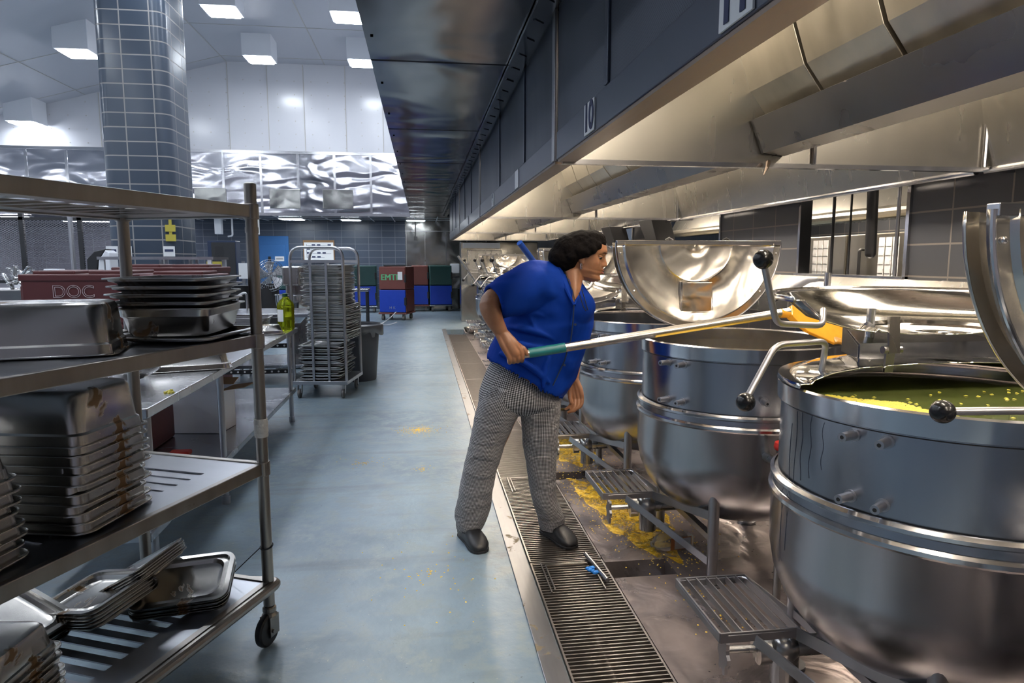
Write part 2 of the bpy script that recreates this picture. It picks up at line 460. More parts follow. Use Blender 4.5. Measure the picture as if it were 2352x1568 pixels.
class MB:
    def __init__(s):
        s.v, s.f, s.uv = [], [], None

    def add(s, vs, fs, T=None):
        o = len(s.v)
        s.v += [tuple(T @ Vector(p)) if T is not None else tuple(p) for p in vs]
        s.f += [tuple(i + o for i in f) for f in fs]
        return s

    def box(s, x0, x1, y0, y1, z0, z1, T=None):
        v = [(x, y, z) for z in (z0, z1) for y in (y0, y1) for x in (x0, x1)]
        return s.add(v, [(0, 2, 3, 1), (4, 5, 7, 6), (0, 1, 5, 4), (2, 6, 7, 3), (0, 4, 6, 2), (1, 3, 7, 5)], T)

    def beam(s, a, b, w, h, up=(0, 0, 1)):
        a, b = Vector(a), Vector(b)
        d = (b - a).normalized()
        sd = d.cross(Vector(up))
        if sd.length < 1e-4:
            sd = d.cross(Vector((1, 0, 0)))
        sd.normalize()
        u = sd.cross(d)
        vs = [p + sd * (w / 2 * i) + u * (h / 2 * j) for p in (a, b) for i, j in ((-1, -1), (1, -1), (1, 1), (-1, 1))]
        return s.add(vs, [(0, 1, 2, 3), (7, 6, 5, 4), (0, 4, 5, 1), (1, 5, 6, 2), (2, 6, 7, 3), (3, 7, 4, 0)])

    def loft(s, rings, cap0=True, cap1=True, closed=True, T=None):
        n = len(rings[0])
        vs = [p for r in rings for p in r]
        fs = []
        for i in range(len(rings) - 1):
            for j in range(n if closed else n - 1):
                k = (j + 1) % n
                fs.append((i * n + j, i * n + k, (i + 1) * n + k, (i + 1) * n + j))
        if cap0:
            fs.append(tuple(range(n - 1, -1, -1)))
        if cap1:
            fs.append(tuple((len(rings) - 1) * n + j for j in range(n)))
        return s.add(vs, fs, T)

    def cyl(s, a, b, r0, r1=None, n=20, caps=True):
        r1 = r0 if r1 is None else r1
        a, b = Vector(a), Vector(b)
        q = rot_to(b - a)
        rings = [[p + q @ Vector((r * math.cos(t), r * math.sin(t), 0)) for t in [2 * PI * k / n for k in range(n)]] for p, r in ((a, r0), (b, r1))]
        return s.loft(rings, caps, caps)

    def tube(s, pts, r, n=12, bend=0.0, closed=False):
        pts = [Vector(p) for p in pts]
        if bend > 0 and len(pts) > 2:
            out = [pts[0]]
            for i in range(1, len(pts) - 1):
                p0, p1, p2 = pts[i - 1], pts[i], pts[i + 1]
                b1 = min(bend, (p1 - p0).length * 0.45)
                b2 = min(bend, (p2 - p1).length * 0.45)
                a = p1 + (p0 - p1).normalized() * b1
                c = p1 + (p2 - p1).normalized() * b2
                for k in range(7):
                    t = k / 6
                    out.append(a * (1 - t) ** 2 + p1 * 2 * t * (1 - t) + c * t * t)
            out.append(pts[-1])
            pts = out
        rr = r if isinstance(r, (list, tuple)) else [r] * len(pts)
        rings = []
        up = None
        for i, p in enumerate(pts):
            if closed:
                d = (pts[(i + 1) % len(pts)] - pts[i - 1]).normalized()
            else:
                d = ((pts[min(i + 1, len(pts) - 1)] - pts[max(i - 1, 0)])).normalized()
            if up is None:
                up = d.orthogonal().normalized()
            up = (up - d * up.dot(d))
            if up.length < 1e-6:
                up = d.orthogonal()
            up.normalize()
            w = d.cross(up)
            rings.append([p + (up * math.cos(t) + w * math.sin(t)) * rr[i] for t in [2 * PI * k / n for k in range(n)]])
        if closed:
            rings.append(rings[0])
            return s.loft(rings, False, False)
        return s.loft(rings)

    def lathe(s, prof, n=48, a0=0.0, a1=2 * PI, c=(0, 0, 0), T=None):
        full = abs(a1 - a0 - 2 * PI) < 1e-6
        k = n if full else n + 1
        rings = [[(c[0] + r * math.cos(a0 + (a1 - a0) * j / n), c[1] + r * math.sin(a0 + (a1 - a0) * j / n), c[2] + z) for j in range(k)] for r, z in prof]
        return s.loft(rings, False, False, full, T)

    def ball(s, c, r, n=20, sc3=(1, 1, 1), T=None):
        prof = [(r * math.sin(PI * i / n), -r * math.cos(PI * i / n)) for i in range(n + 1)]
        prof[0] = (1e-5, -r)
        prof[-1] = (1e-5, r)
        rings = [[(c[0] + q * math.cos(2 * PI * j / n) * sc3[0], c[1] + q * math.sin(2 * PI * j / n) * sc3[1], c[2] + z * sc3[2]) for j in range(n)] for q, z in prof]
        return s.loft(rings, True, True, True, T)

    def poly(s, pts, d):
        # extrude a planar polygon by vector d
        d = Vector(d)
        a = [Vector(p) for p in pts]
        return s.loft([a, [p + d for p in a]])

    def build(s, name, mat, parent=None, smooth=False, bevel=0.0, solid=0.0, edge=True, loc=None, recalc=True):
        me = bpy.data.meshes.new(name)
        me.from_pydata(s.v, [], s.f)
        if recalc:
            bm = bmesh.new()
            bm.from_mesh(me)
            bmesh.ops.recalc_face_normals(bm, faces=bm.faces)
            bm.to_mesh(me)
            bm.free()
        if s.uv:
            uvl = me.uv_layers.new(name='UVMap')
            for lp in me.loops:
                uvl.data[lp.index].uv = s.uv[lp.vertex_index]
        if isinstance(mat, str):
            mat = M[mat]
        me.materials.append(mat)
        o = bpy.data.objects.new(name, me)
        COL.objects.link(o)
        if parent is not None:
            o.parent = parent
        if loc is not None:
            o.location = loc
        if smooth:
            for p in me.polygons:
                p.use_smooth = True
            if edge:
                me.set_sharp_from_angle(angle=R(38))
        if solid:
            md = o.modifiers.new('thickness', 'SOLIDIFY')
            md.thickness = solid
            md.offset = 0
        if bevel:
            md = o.modifiers.new('bevel', 'BEVEL')
            md.width = bevel
            md.segments = 2
            md.limit_method = 'ANGLE'
        return o


def thing(name, label, cat, loc=(0, 0, 0), rz=0.0, group=None, rot=None):
    o = bpy.data.objects.new(name, None)
    COL.objects.link(o)
    o.empty_display_size = 0.05
    o.location = loc
    o.rotation_euler = rot if rot else (0, 0, rz)
    o['label'] = label
    o['category'] = cat
    if group:
        o['group'] = group
    return o


def tag(o, label, cat, group=None, kind=None):
    o['label'] = label
    o['category'] = cat
    if group:
        o['group'] = group
    if kind:
        o['kind'] = kind
    return o


def struct(o):
    o['kind'] = 'structure'
    return o


def dup(o, loc=None, label=None, rot=None, parent=None):
    c = o.copy()
    COL.objects.link(c)
    if parent is not None:
        c.parent = parent
    for ch in list(o.children):
        dup(ch, parent=c)
    if loc is not None:
        c.location = loc
    if rot is not None:
        c.rotation_euler = rot
    if label:
        c['label'] = label
    return c


def rrect(L, W, r, z, n=5):
    pts = []
    for cx, cy, a in ((L / 2 - r, W / 2 - r, 0), (-L / 2 + r, W / 2 - r, PI / 2), (-L / 2 + r, -W / 2 + r, PI), (L / 2 - r, -W / 2 + r, 1.5 * PI)):
        for k in range(n + 1):
            t = a + PI / 2 * k / n
            pts.append((cx + r * math.cos(t), cy + r * math.sin(t), z))
    return pts


def text(body, size, mat, parent, loc, rot, name='lettering', ext=0.001, align='CENTER', offset=0.0, fill=True):
    cu = bpy.data.curves.new(name, 'FONT')
    cu.body = body
    cu.size = size
    cu.extrude = ext
    cu.align_x = align
    cu.align_y = 'CENTER'
    cu.offset = offset
    if not fill:
        cu.fill_mode = 'NONE'
        cu.extrude = 0
        cu.bevel_depth = 0.0022
    tmp = bpy.data.objects.new(name, cu)
    me = bpy.data.meshes.new_from_object(tmp)
    bpy.data.objects.remove(tmp)
    me.name = name
    me.materials.clear()
    me.materials.append(M[mat])
    o = bpy.data.objects.new(name, me)
    COL.objects.link(o)
    o.location = loc
    o.rotation_euler = rot
    if parent is not None:
        o.parent = parent
    return o

# ================================================================ THE SETTING
GX0, GX1 = 0.505, 0.885        # drain channel
GY0, GY1 = -1.2, 14.55
PITS = [(1.33, 1.62), (2.92, 3.09), (4.36, 4.52), (5.75, 5.9), (7.15, 7.3)]
m = MB()
m.box(-14, GX0, -4, 26, -0.1, 0)
m.box(GX0, 9, GY1, 26, -0.1, 0)
m.box(GX0, 9, -4, GY0, -0.1, 0)
m.box(3.3, 9, GY0, GY1, -0.1, 0)
struct(m.build('floor', 'floor'))
# wet steel floor under the kettles with square drain openings
m = MB()
ys = [GY0]
for a, b in PITS:
    m.box(GX1, 1.2, ys[-1], a, -0.1, 0.0)
    ys.append(b)
m.box(GX1, 1.2, ys[-1], GY1, -0.1, 0.0)
m.box(1.2, 3.3, GY0, GY1, -0.1, 0.0)
struct(m.build('floor', 'wet'))
m = MB()
m.box(GX0 - 0.02, 1.3, GY0, GY1, -0.32, -0.3)
m.box(GX0 - 0.02, GX0, GY0, GY1, -0.3, -0.1)
m.box(GX1, GX1 + 0.02, GY0, GY1, -0.3, -0.101)
struct(m.build('trim_channel', 'concrete'))
m = MB()
m.box(0.415, GX0 - 0.004, GY0, GY1 + 0.1, -0.02, 0.009)
struct(m.build('trim_curb', 'curb', bevel=0.002))

# high vaulted ceiling over the open part of the kitchen
ZC, XC, SL = 6.5, -4.82, 0.273
def zceil(x):
    return ZC if x > XC else ZC - SL * (XC - x)
m = MB()
m.poly([(-14, -4, zceil(-14)), (XC, -4, ZC), (XC, 18.6, ZC), (-14, 18.6, zceil(-14))], (0, 0, 0.1))
m.poly([(XC, -4, ZC), (-0.28, -4, ZC), (-0.28, 18.6, ZC), (XC, 18.6, ZC)], (0, 0, 0.1))
struct(m.build('ceiling', 'ceilw'))
m = MB()
for y in (2.8, 5.4, 8.0, 10.6, 13.0, 15.6, 17.9):
    m.poly([(-14, y, zceil(-14) - 0.006), (XC, y, ZC - 0.006), (XC, y + 0.02, ZC - 0.006), (-14, y + 0.02, zceil(-14) - 0.006)], (0, 0, 0.004))
    m.box(XC, -0.3, y, y + 0.02, ZC - 0.006, ZC - 0.002)
for x in (-11.5, -8.2, XC, -2.4):
    z = zceil(x) - 0.008
    m.box(x - 0.01, x + 0.01, -4, 18.38, z, z + 0.005)
struct(m.build('trim_ceiling', 'seam'))
# soffit above the aisle and the low ceiling at the far end
m = MB()
m.box(-0.28, 0.70, -4, 18.4, 2.68, 2.78)
struct(m.build('ceiling', 'soffit'))
m = MB()
m.box(-14, 3.3, 18.4, 26, 2.68, 2.8)
m.box(0.70, 3.3, -4, 18.4, 2.72, 2.82)
struct(m.build('ceiling', 'lowceil'))
m = MB()
for x in [-7 + 0.62 * k for k in range(17)]:
    m.box(x, x + 0.025, 18.5, 21, 2.672, 2.68)
for y in (19.2, 20.1):
    m.box(-7.3, 3.1, y, y + 0.02, 2.672, 2.68)
struct(m.build('trim_low_ceiling', 'boxw'))
m = MB()
m.beam((-0.02 + 0.60, -4, 2.66), (0.58, 18.4, 2.66), 0.09, 0.02)
for k in range(70):
    y = -1 + 0.27 * k
    m.beam((0.555, y, 2.648), (0.605, y + 0.05, 2.648), 0.014, 0.006)
for k in range(20):
    for q in range(16):
        m.box(-0.25 + 0.0 * q, -0.235, -1 + k * 0.95 + 0.0, -1 + k * 0.95 + 0.012, 2.674, 2.68)
for k in range(1, 9):
    m.box(-0.28, 0.55, 2.1 * k - 0.004, 2.1 * k + 0.004, 2.676, 2.68)
struct(m.build('trim_soffit', 'soffit'))
# side of the recess
m = MB()
m.box(-0.28, -0.2, -4, 18.4, 2.78, 6.6)
struct(m.build('wall_recess', 'white'))
# far bulkhead: white panels above, rippled steel band below
m = MB()
m.poly([(-14, 18.4, 3.8), (-0.28, 18.4, 3.8), (-0.28, 18.4, 6.5), (XC, 18.4, 6.5), (-14, 18.4, zceil(-14))], (0, 0.1, 0))
struct(m.build('wall_upper', 'white'))
m = MB()
for x in (-9.6, -7.9, -5.9, -4.82, -3.85, -2.95, -1.9, -0.95):
    m.box(x - 0.008, x + 0.008, 18.385, 18.4, 4.3, zceil(x) - 0.02)
for i in range(24):
    for j in range(6):
        x, z = -9.9 + i * 0.42, 4.42 + j * 0.33
        if z < zceil(x) - 0.1:
            m.box(x - 0.012, x + 0.012, 18.388, 18.4, z - 0.012, z + 0.012)
struct(m.build('trim_wall_panels', 'seam'))
m = MB()
m.box(-14, -0.28, 18.36, 18.4, 2.68, 4.28)
struct(m.build('wall_band', 'band'))
m = MB()
m.box(-14, -0.28, 18.33, 18.36, 4.24, 4.31)
m.box(-14, -0.28, 18.33, 18.36, 2.66, 2.74)
for x in [-10.6 + 0.93 * k for k in range(11)]:
    m.box(x - 0.03, x + 0.03, 18.345, 18.36, 2.74, 4.24)
struct(m.build('trim_band', 'rim'))
m = MB()
for x in (-5.75, -3.9, -2.55):
    m.box(x, x + 0.78, 18.335, 18.36, 2.85, 3.35)
struct(m.build('trim_hatch', 'clad', bevel=0.01))
# back walls
m = MB()
m.box(-7.3, -0.49, 21, 21.2, 0, 2.68)
m.box(-7.4, -7.3, 21, 26, 0, 2.68)
struct(m.build('wall_back', 'tile_b'))
m = MB()
m.box(-0.49, 3.3, 21, 21.2, 0, 2.68)
struct(m.build('wall_back', 'clad'))
m = MB()
for x in (-0.47, 0.1, 0.75, 1.4, 2.0):
    m.box(x, x + 0.02, 20.985, 21, 0.1, 2.4)
m.box(-0.49, 3.1, 20.98, 21, 2.38, 2.41)
struct(m.build('trim_cladding', 'curb'))
m = MB()
m.box(-14, -7.3, 25.8, 26, 0, 2.68)
struct(m.build('wall_back', 'tile_l'))
m = MB()
m.box(-14.2, -14, -4, 26, 0, 4.6)
struct(m.build('wall_left', 'ceilw'))
m = MB()
m.box(-14, 9, -4.2, -4, 0, 6.6)
struct(m.build('wall_rear', 'tile_l'))
# right wall with pass-through openings
OPEN = [(3.93, 5.20), (6.66, 8.35), (9.6, 11.3)]
m = MB()
y = -4
for a, b in OPEN:
    m.box(3.1, 3.17, y, a, 0, 2.72)
    m.box(3.1, 3.17, a, b, 0, 1.37)
    m.box(3.1, 3.17, a, b, 2.3, 2.72)
    y = b
m.box(3.1, 3.17, y, 21, 0, 2.72)
struct(m.build('wall_right', 'tile_r'))
m = MB()
for a, b in OPEN:
    for yy in (a, b - 0.03):
        m.box(3.08, 3.18, yy, yy + 0.03, 1.37, 2.3)
    m.box(3.06, 3.19, a, b, 1.365, 1.395)
    m.box(3.06, 3.19, a, b, 2.27, 2.3)
struct(m.build('trim_opening', 'rim'))
m = MB()
m.poly([(3.1, -2, 1.06), (2.93, -2, 1.06), (2.93, -2, 1.24), (3.06, -2, 1.38), (3.1, -2, 1.38)], (0, 17, 0))
struct(m.build('trim_splash_ledge', 'hood', bevel=0.004))
# bay behind the right wall
m = MB()
m.box(7.8, 8.0, -4, 21, 0, 3)
struct(m.build('wall_far_bay', 'tile_r'))
m = MB()
m.box(3.3, 8, -4, 21, 2.75, 2.85)
struct(m.build('ceiling', 'boxw'))

# tiled column
def column():
    ring = rrect(0.96, 1.0, 0.16, 0, 4)
    n = len(ring)
    per = [0.0]
    pts = ring + [ring[0]]
    for i in range(n):
        per.append(per[-1] + (Vector(pts[i + 1]) - Vector(pts[i])).length)
    m = MB()
    m.uv = []
    rings = []
    for z in (0.0, 6.6):
        rings.append([(-4.06 + p[0], 11.0 + p[1], z) for p in pts])
        m.uv += [(q + 0.12, z) for q in per]
    m.loft(rings, False, False, False)
    return struct(m.build('wall_column', 'tile_c', smooth=True, edge=False))
column()
m = MB()
m.box(-3.67, -3.63, 10.49, 10.5, 1.78, 2.2)
m.box(-3.72, -3.58, 10.48, 10.5, 2.1, 2.2)
m.box(-3.72, -3.58, 10.48, 10.5, 1.92, 2.02)
m.box(-3.72, -3.58, 10.48, 10.5, 1.78, 1.88)
tag(m.build('sticker_strip', 'yellow'), 'yellow faded stickers on the right edge of the tiled column', 'sticker')

# ---------------------------------------------------------------- lamps of the high ceiling
def lamp_box():
    t = thing('ceiling_light', '', 'ceiling light', group='box lamps on the high white ceiling')
    m = MB()
    m.box(-0.32, 0.32, -0.32, 0.32, 0.03, 0.75)
    m.build('housing', 'boxw', t, bevel=0.01)
    m = MB()
    m.box(-0.26, 0.26, -0.26, 0.26, 0.0, 0.028)
    m.build('diffuser', 'lampw', t)
    return t
LL = {(-3.55, 13.44): 'box ceiling lamp right of the column top, upper of its pair',
      (-3.57, 16.42): 'box ceiling lamp above the rippled steel band, centre of the white wall',
      (-1.29, 13.45): 'box ceiling lamp next to the soffit edge, upper one',
      (-1.29, 16.40): 'box ceiling lamp next to the soffit edge, lower one',
      (-6.62, 14.70): 'box ceiling lamp cut by the left side of the tiled column',
      (-9.4, 18.0): 'leftmost low box ceiling lamp on the sloping ceiling'}
first = lamp_box()
used = False
rows = list(LL) + [(-6.6, 17.7)][:0] + [(x, y) for x in (-1.29, -3.55, -6.62, -9.4) for y in (10.3, 7.1, 3.9, 0.6)] + [(-12.2, y) for y in (15.5, 11.5, 7.5, 3.5)]  # near rows and the far left column are unseen lamps added for their light
for x, y in rows:
    z = zceil(x) - 0.5 if x < XC else 6.0
    lb = LL.get((x, y), 'unseen box ceiling lamp added to light the kitchen')
    if not used:
        first.location = (x, y, z)
        first['label'] = lb
        used = True
    else:
        dup(first, (x, y, z), lb)

def low_lamp(x, y, z, sx, sy, label, mat='lamplow', grp='lamps flush in the low far ceiling'):
    t = thing('ceiling_light', label, 'ceiling light', (x, y, z), group=grp)
    m = MB()
    m.box(-sx / 2 - 0.04, sx / 2 + 0.04, -sy / 2 - 0.04, sy / 2 + 0.04, -0.02, 0)
    m.build('frame', 'boxw', t)
    m = MB()
    m.box(-sx / 2, sx / 2, -sy / 2, sy / 2, -0.028, -0.02)
    m.build('diffuser', mat, t)
    return t
low_lamp(-3.6, 19.7, 2.67, 0.6, 0.6, 'small lit ceiling lamp above the blue door')
low_lamp(-2.0, 19.9, 2.67, 0.5, 0.5, 'small lit ceiling lamp above the stacked red carrier')
low_lamp(-0.15, 19.9, 2.67, 0.5, 0.5, 'small lit ceiling lamp above the end of the aisle')
for k, (x, y) in enumerate(((-8.2, 20.2), (-9.8, 21.6), (-8.9, 23.4), (-11, 19.6))):
    low_lamp(x, y, 2.67, 1.3, 0.2, ['long strip lamp over the mesh cage, nearest the column', 'long strip lamp over the mesh cage, left of the first',
             'long strip lamp deepest behind the mesh cage', 'long strip lamp over the mesh cage, at its left end'][k], 'lampstrip', 'strip lamps over the mesh cage')
for k, (x, y) in enumerate(((3.55, 5.2), (3.55, 8.2), (3.55, 11.2), (6.5, 6.5), (6.5, 10))):
    low_lamp(x, y, 2.74, 0.3, 1.2, 'warm strip lamp in the bay behind the pass-through, number %s from the near end' % ['one', 'two', 'three', 'four', 'five'][k], 'lampback', 'warm lamps behind the pass-through')

# ================================================================ EXHAUST HOODS
FX = 0.655
def hood(y0, y1, first_end, lab, seams, numbers, nlamp=3):
    """hood over the kettles: fascia at x=0.655, open bottom at z=1.98"""
    t = thing('exhaust_hood', lab, 'hood', (FX, y0, 1.98), group='exhaust hoods over the kettle row')
    L = y1 - y0
    m = MB()
    m.box(0, 0.012, 0, L, 0.13, 0.70)
    m.build('fascia_panel', 'fascia', t)
    m = MB()
    m.box(-0.006, 0.02, 0, L, 0.0, 0.128)
    m.build('lower_band', 'fband', t, bevel=0.003)
    for s in seams:
        m = MB()
        m.box(-0.010, 0.0, s - y0 - 0.022, s - y0 + 0.022, 0.13, 0.70)
        m.build('seam_strip', 'fband', t, bevel=0.002)
    m = MB()
    m.box(-0.013, 0.0, -0.03, 0.03, 0.0, 0.70)
    m.build('end_strip', 'alu', t, bevel=0.002)
    m = MB()
    m.box(0.0, 0.085, 0, L, -0.012, 0.0)
    m.box(0.075, 0.087, 0, L, 0.0, 0.03)
    m.build('gutter_lip', 'lip', t)
    # roof and inner front wall of the hood
    m = MB()
    m.box(0.02, 2.43, 0, L, 0.70, 0.72)
    m.box(0.02, 0.03, 0, L, 0.0, 0.7)
    m.build('roof', 'hood', t)
    # end partition
    m = MB()
    m.poly([(0.02, L - 0.02, 0.0), (2.43, L - 0.02, 0.0), (2.43, L - 0.02, 0.7), (0.02, L - 0.02, 0.7)], (0, 0.02, 0))
    m.build('end_partition', 'hood', t)
    m = MB()
    m.box(0.02, 2.44, L - 0.028, L + 0.008, -0.022, 0.0)
    m.cyl((1.30, L - 0.03, 0.0), (1.30, L - 0.03, 0.35), 0.012, n=8)
    m.cyl((2.25, L - 0.03, 0.0), (2.25, L - 0.03, 0.40), 0.012, n=8)
    m.build('partition_trim', 'rim', t)
    # back skirt
    m = MB()
    m.poly([(2.28, 0, 0.0), (2.30, 0, -0.02), (2.44, 0, 0.70), (2.42, 0, 0.70), (2.20, 0, 0.42)], (0, L, 0))
    m.build('back_skirt', 'hood', t)
    m = MB()
    m.cyl((2.29, 0, -0.01), (2.29, L, -0.01), 0.018, n=10)
    m.build('back_tube_edge', 'rim', t)
    # trough
    m = MB()
    m.poly([(0.955, 0, 0.20), (1.02, 0, 0.045), (1.14, 0, 0.035), (1.20, 0, 0.11), (1.19, 0, 0.12), (1.13, 0, 0.055), (1.03, 0, 0.06), (0.965, 0, 0.205)], (0, L - 0.03, 0))
    m.poly([(0.955, L - 0.05, 0.2), (1.02, L - 0.05, 0.045), (1.14, L - 0.05, 0.035), (1.2, L - 0.05, 0.11)], (0, 0.02, 0))
    m.build('grease_trough', 'trough', t)
    # filters
    nf = max(1, int(L / 0.48))
    w = L / nf
    for k in range(nf):
        a = k * w + 0.012
        m = MB()
        prof = [(0.86, 0.60), (0.955, 0.34), (1.08, 0.18), (1.10, 0.20), (0.985, 0.36), (0.89, 0.61)]
        m.poly([(x, a, z) for x, z in prof], (0, w - 0.024, 0))
        f = m.build('filter_panel', 'filt', t, bevel=0.003)
        m = MB()
        c = a + w * 0.5
        m.tube([(0.87, c - 0.06, 0.565), (0.845, c - 0.06, 0.54), (0.845, c + 0.06, 0.54), (0.87, c + 0.06, 0.565)], 0.008, 8, 0.015)
        m.build('filter_handle', 'rim', f)
    m = MB()
    m.poly([(0.90, 0, 0.7), (1.13, 0, 0.2), (1.16, 0, 0.22), (0.96, 0, 0.7)], (0, L, 0))
    m.build('filter_back', 'trough', t)
    # lamps in the roof near the fascia and behind the filters
    for k in range(nlamp):
        yy = L * (k + 0.5) / nlamp
        for xx, hw in ((0.42, 0.07), (1.85, 0.07)):
            m = MB()
            m.box(xx - hw - 0.03, xx + hw + 0.03, yy - 0.36, yy + 0.36, 0.655, 0.70)
            h = m.build('lamp_housing', 'boxw', t)
            m = MB()
            m.box(xx - hw, xx + hw, yy - 0.33, yy + 0.33, 0.648, 0.654)
            m.build('lamp_lens', 'lamphood', h)
    for s, yy in numbers:
        m = MB()
        m.box(-0.012, -0.007, yy - y0 - 0.075, yy - y0 + 0.075, 0.005, 0.122)
        p = m.build('number_plate', 'paper', t)
        if s:
            text(s, 0.145, 'ink', p, (-0.014, yy - y0, 0.062), (PI / 2, 0, -PI / 2), ext=0.0008, offset=0.004)
    return t

hood(-2.2, 3.22, 0, 'exhaust hood directly above the two nearest kettles, plates 10 and 11', [2.35, 1.35, 0.2], [('10', 2.57), ('11', 1.36)], 4)
hood(3.28, 7.44, 0, 'second exhaust hood along the aisle, beyond the first partition', [4.25, 5.6], [('', 4.55), ('9', 6.1)])
hood(7.50, 11.5, 0, 'third exhaust hood along the aisle', [8.8, 10.1], [('8', 9.3)])
hood(11.56, 15.6, 0, 'farthest exhaust hood at the end of the aisle', [12.8, 14.2], [('7', 13.2)])
m = MB()
m.tube([at(1765, 372, 3.16), at(1762, 385, 3.13), at(1754, 402, 3.12)], [0.012, 0.008, 0.002], 6)
tag(m.build('rag_strip', 'lip'), 'torn brown strip hanging from the tip of the grease trough', 'rag')

# drain grates
def grate():
    t = thing('drain_grate', '', 'grate', group='bar grates over the drain channel')
    W, L = GX1 - GX0 - 0.012, 1.29
    m = MB()
    for x in (-W / 2, W / 2 - 0.008):
        m.box(x, x + 0.008, 0, L, -0.03, 0)
    for y in (0, L - 0.008):
        m.box(-W / 2, W / 2, y, y + 0.008, -0.03, 0)
    m.build('frame', 'grate', t)
    m = MB()
    k = 0
    while 0.024 * (k + 1) < L - 0.01:
        y = 0.024 * (k + 1)
        m.box(-W / 2 + 0.008, W / 2 - 0.008, y - 0.0032, y + 0.0032, -0.028, -0.001)
        k += 1
    m.build('bars', 'grate', t)
    m = MB()
    m.cyl((-0.02, 0.01, -0.016), (-0.02, L - 0.01, -0.016), 0.005, n=8)
    m.build('cross_rod', 'grate', t)
    return t
g0 = grate()
ny = 0
y = 0.54 - 1.31
names = ['nearest full drain grate at the bottom edge of the photo', 'drain grate at the photo bottom, before the blue glove', 'drain grate with the blue glove scrap at its near end',
         'drain grate between the shoes and the next pit', 'drain grate behind the legs of the cook', 'sixth drain grate from the front', 'seventh drain grate from the front', 'eighth drain grate from the front',
         'ninth drain grate from the front', 'tenth drain grate from the front', 'eleventh drain grate from the front', 'last drain grate, at the far end of the channel']
while y + 1.3 < GY1 + 0.1 and ny < 12:
    if ny == 0:
        g0.location = ((GX0 + GX1) / 2, y, 0.003)
        g0['label'] = names[0]
    else:
        dup(g0, ((GX0 + GX1) / 2, y, 0.003), names[ny])
    ny += 1
    y += 1.302

def hatch(y0, lab):
    t = thing('drain_hatch', lab, 'grate', (0.69, y0, 0.011), group='small hatch frames on the drain grates')
    m = MB()
    for a, b in (((-0.13, 0, 0), (-0.13, 0.30, 0)), ((-0.11, 0.02, 0), (-0.11, 0.27, 0)), ((-0.11, 0.27, 0), (0.10, 0.27, 0)), ((0.12, 0, 0), (0.12, 0.30, 0))):
        m.beam(a, b, 0.006, 0.006)
    m.build('frame', 'grate', t)
    return t
hatch(2.80, 'hatch frame on the grate under the blue glove scrap')
hatch(4.13, 'hatch frame on the grate just left of the trouser leg')
m = MB()
m.cyl((0.80, 3.15, 0.022), (0.835, 2.86, 0.022), 0.011, n=12)
tag(m.build('metal_tube', 'leg'), 'short metal tube lying on the drain grate', 'tube')
m = MB()
for k in range(9):
    m.ball((0.775 + 0.012 * math.cos(k * 2.1) + 0.003 * k, 2.965 + 0.02 * math.sin(k * 1.7), 0.02 + 0.004 * (k % 3)), 0.013, 8, (1, 0.8, 0.7))
tag(m.build('glove_scrap', 'bluerag', smooth=True), 'crumpled bright blue glove scrap beside the metal tube', 'glove')

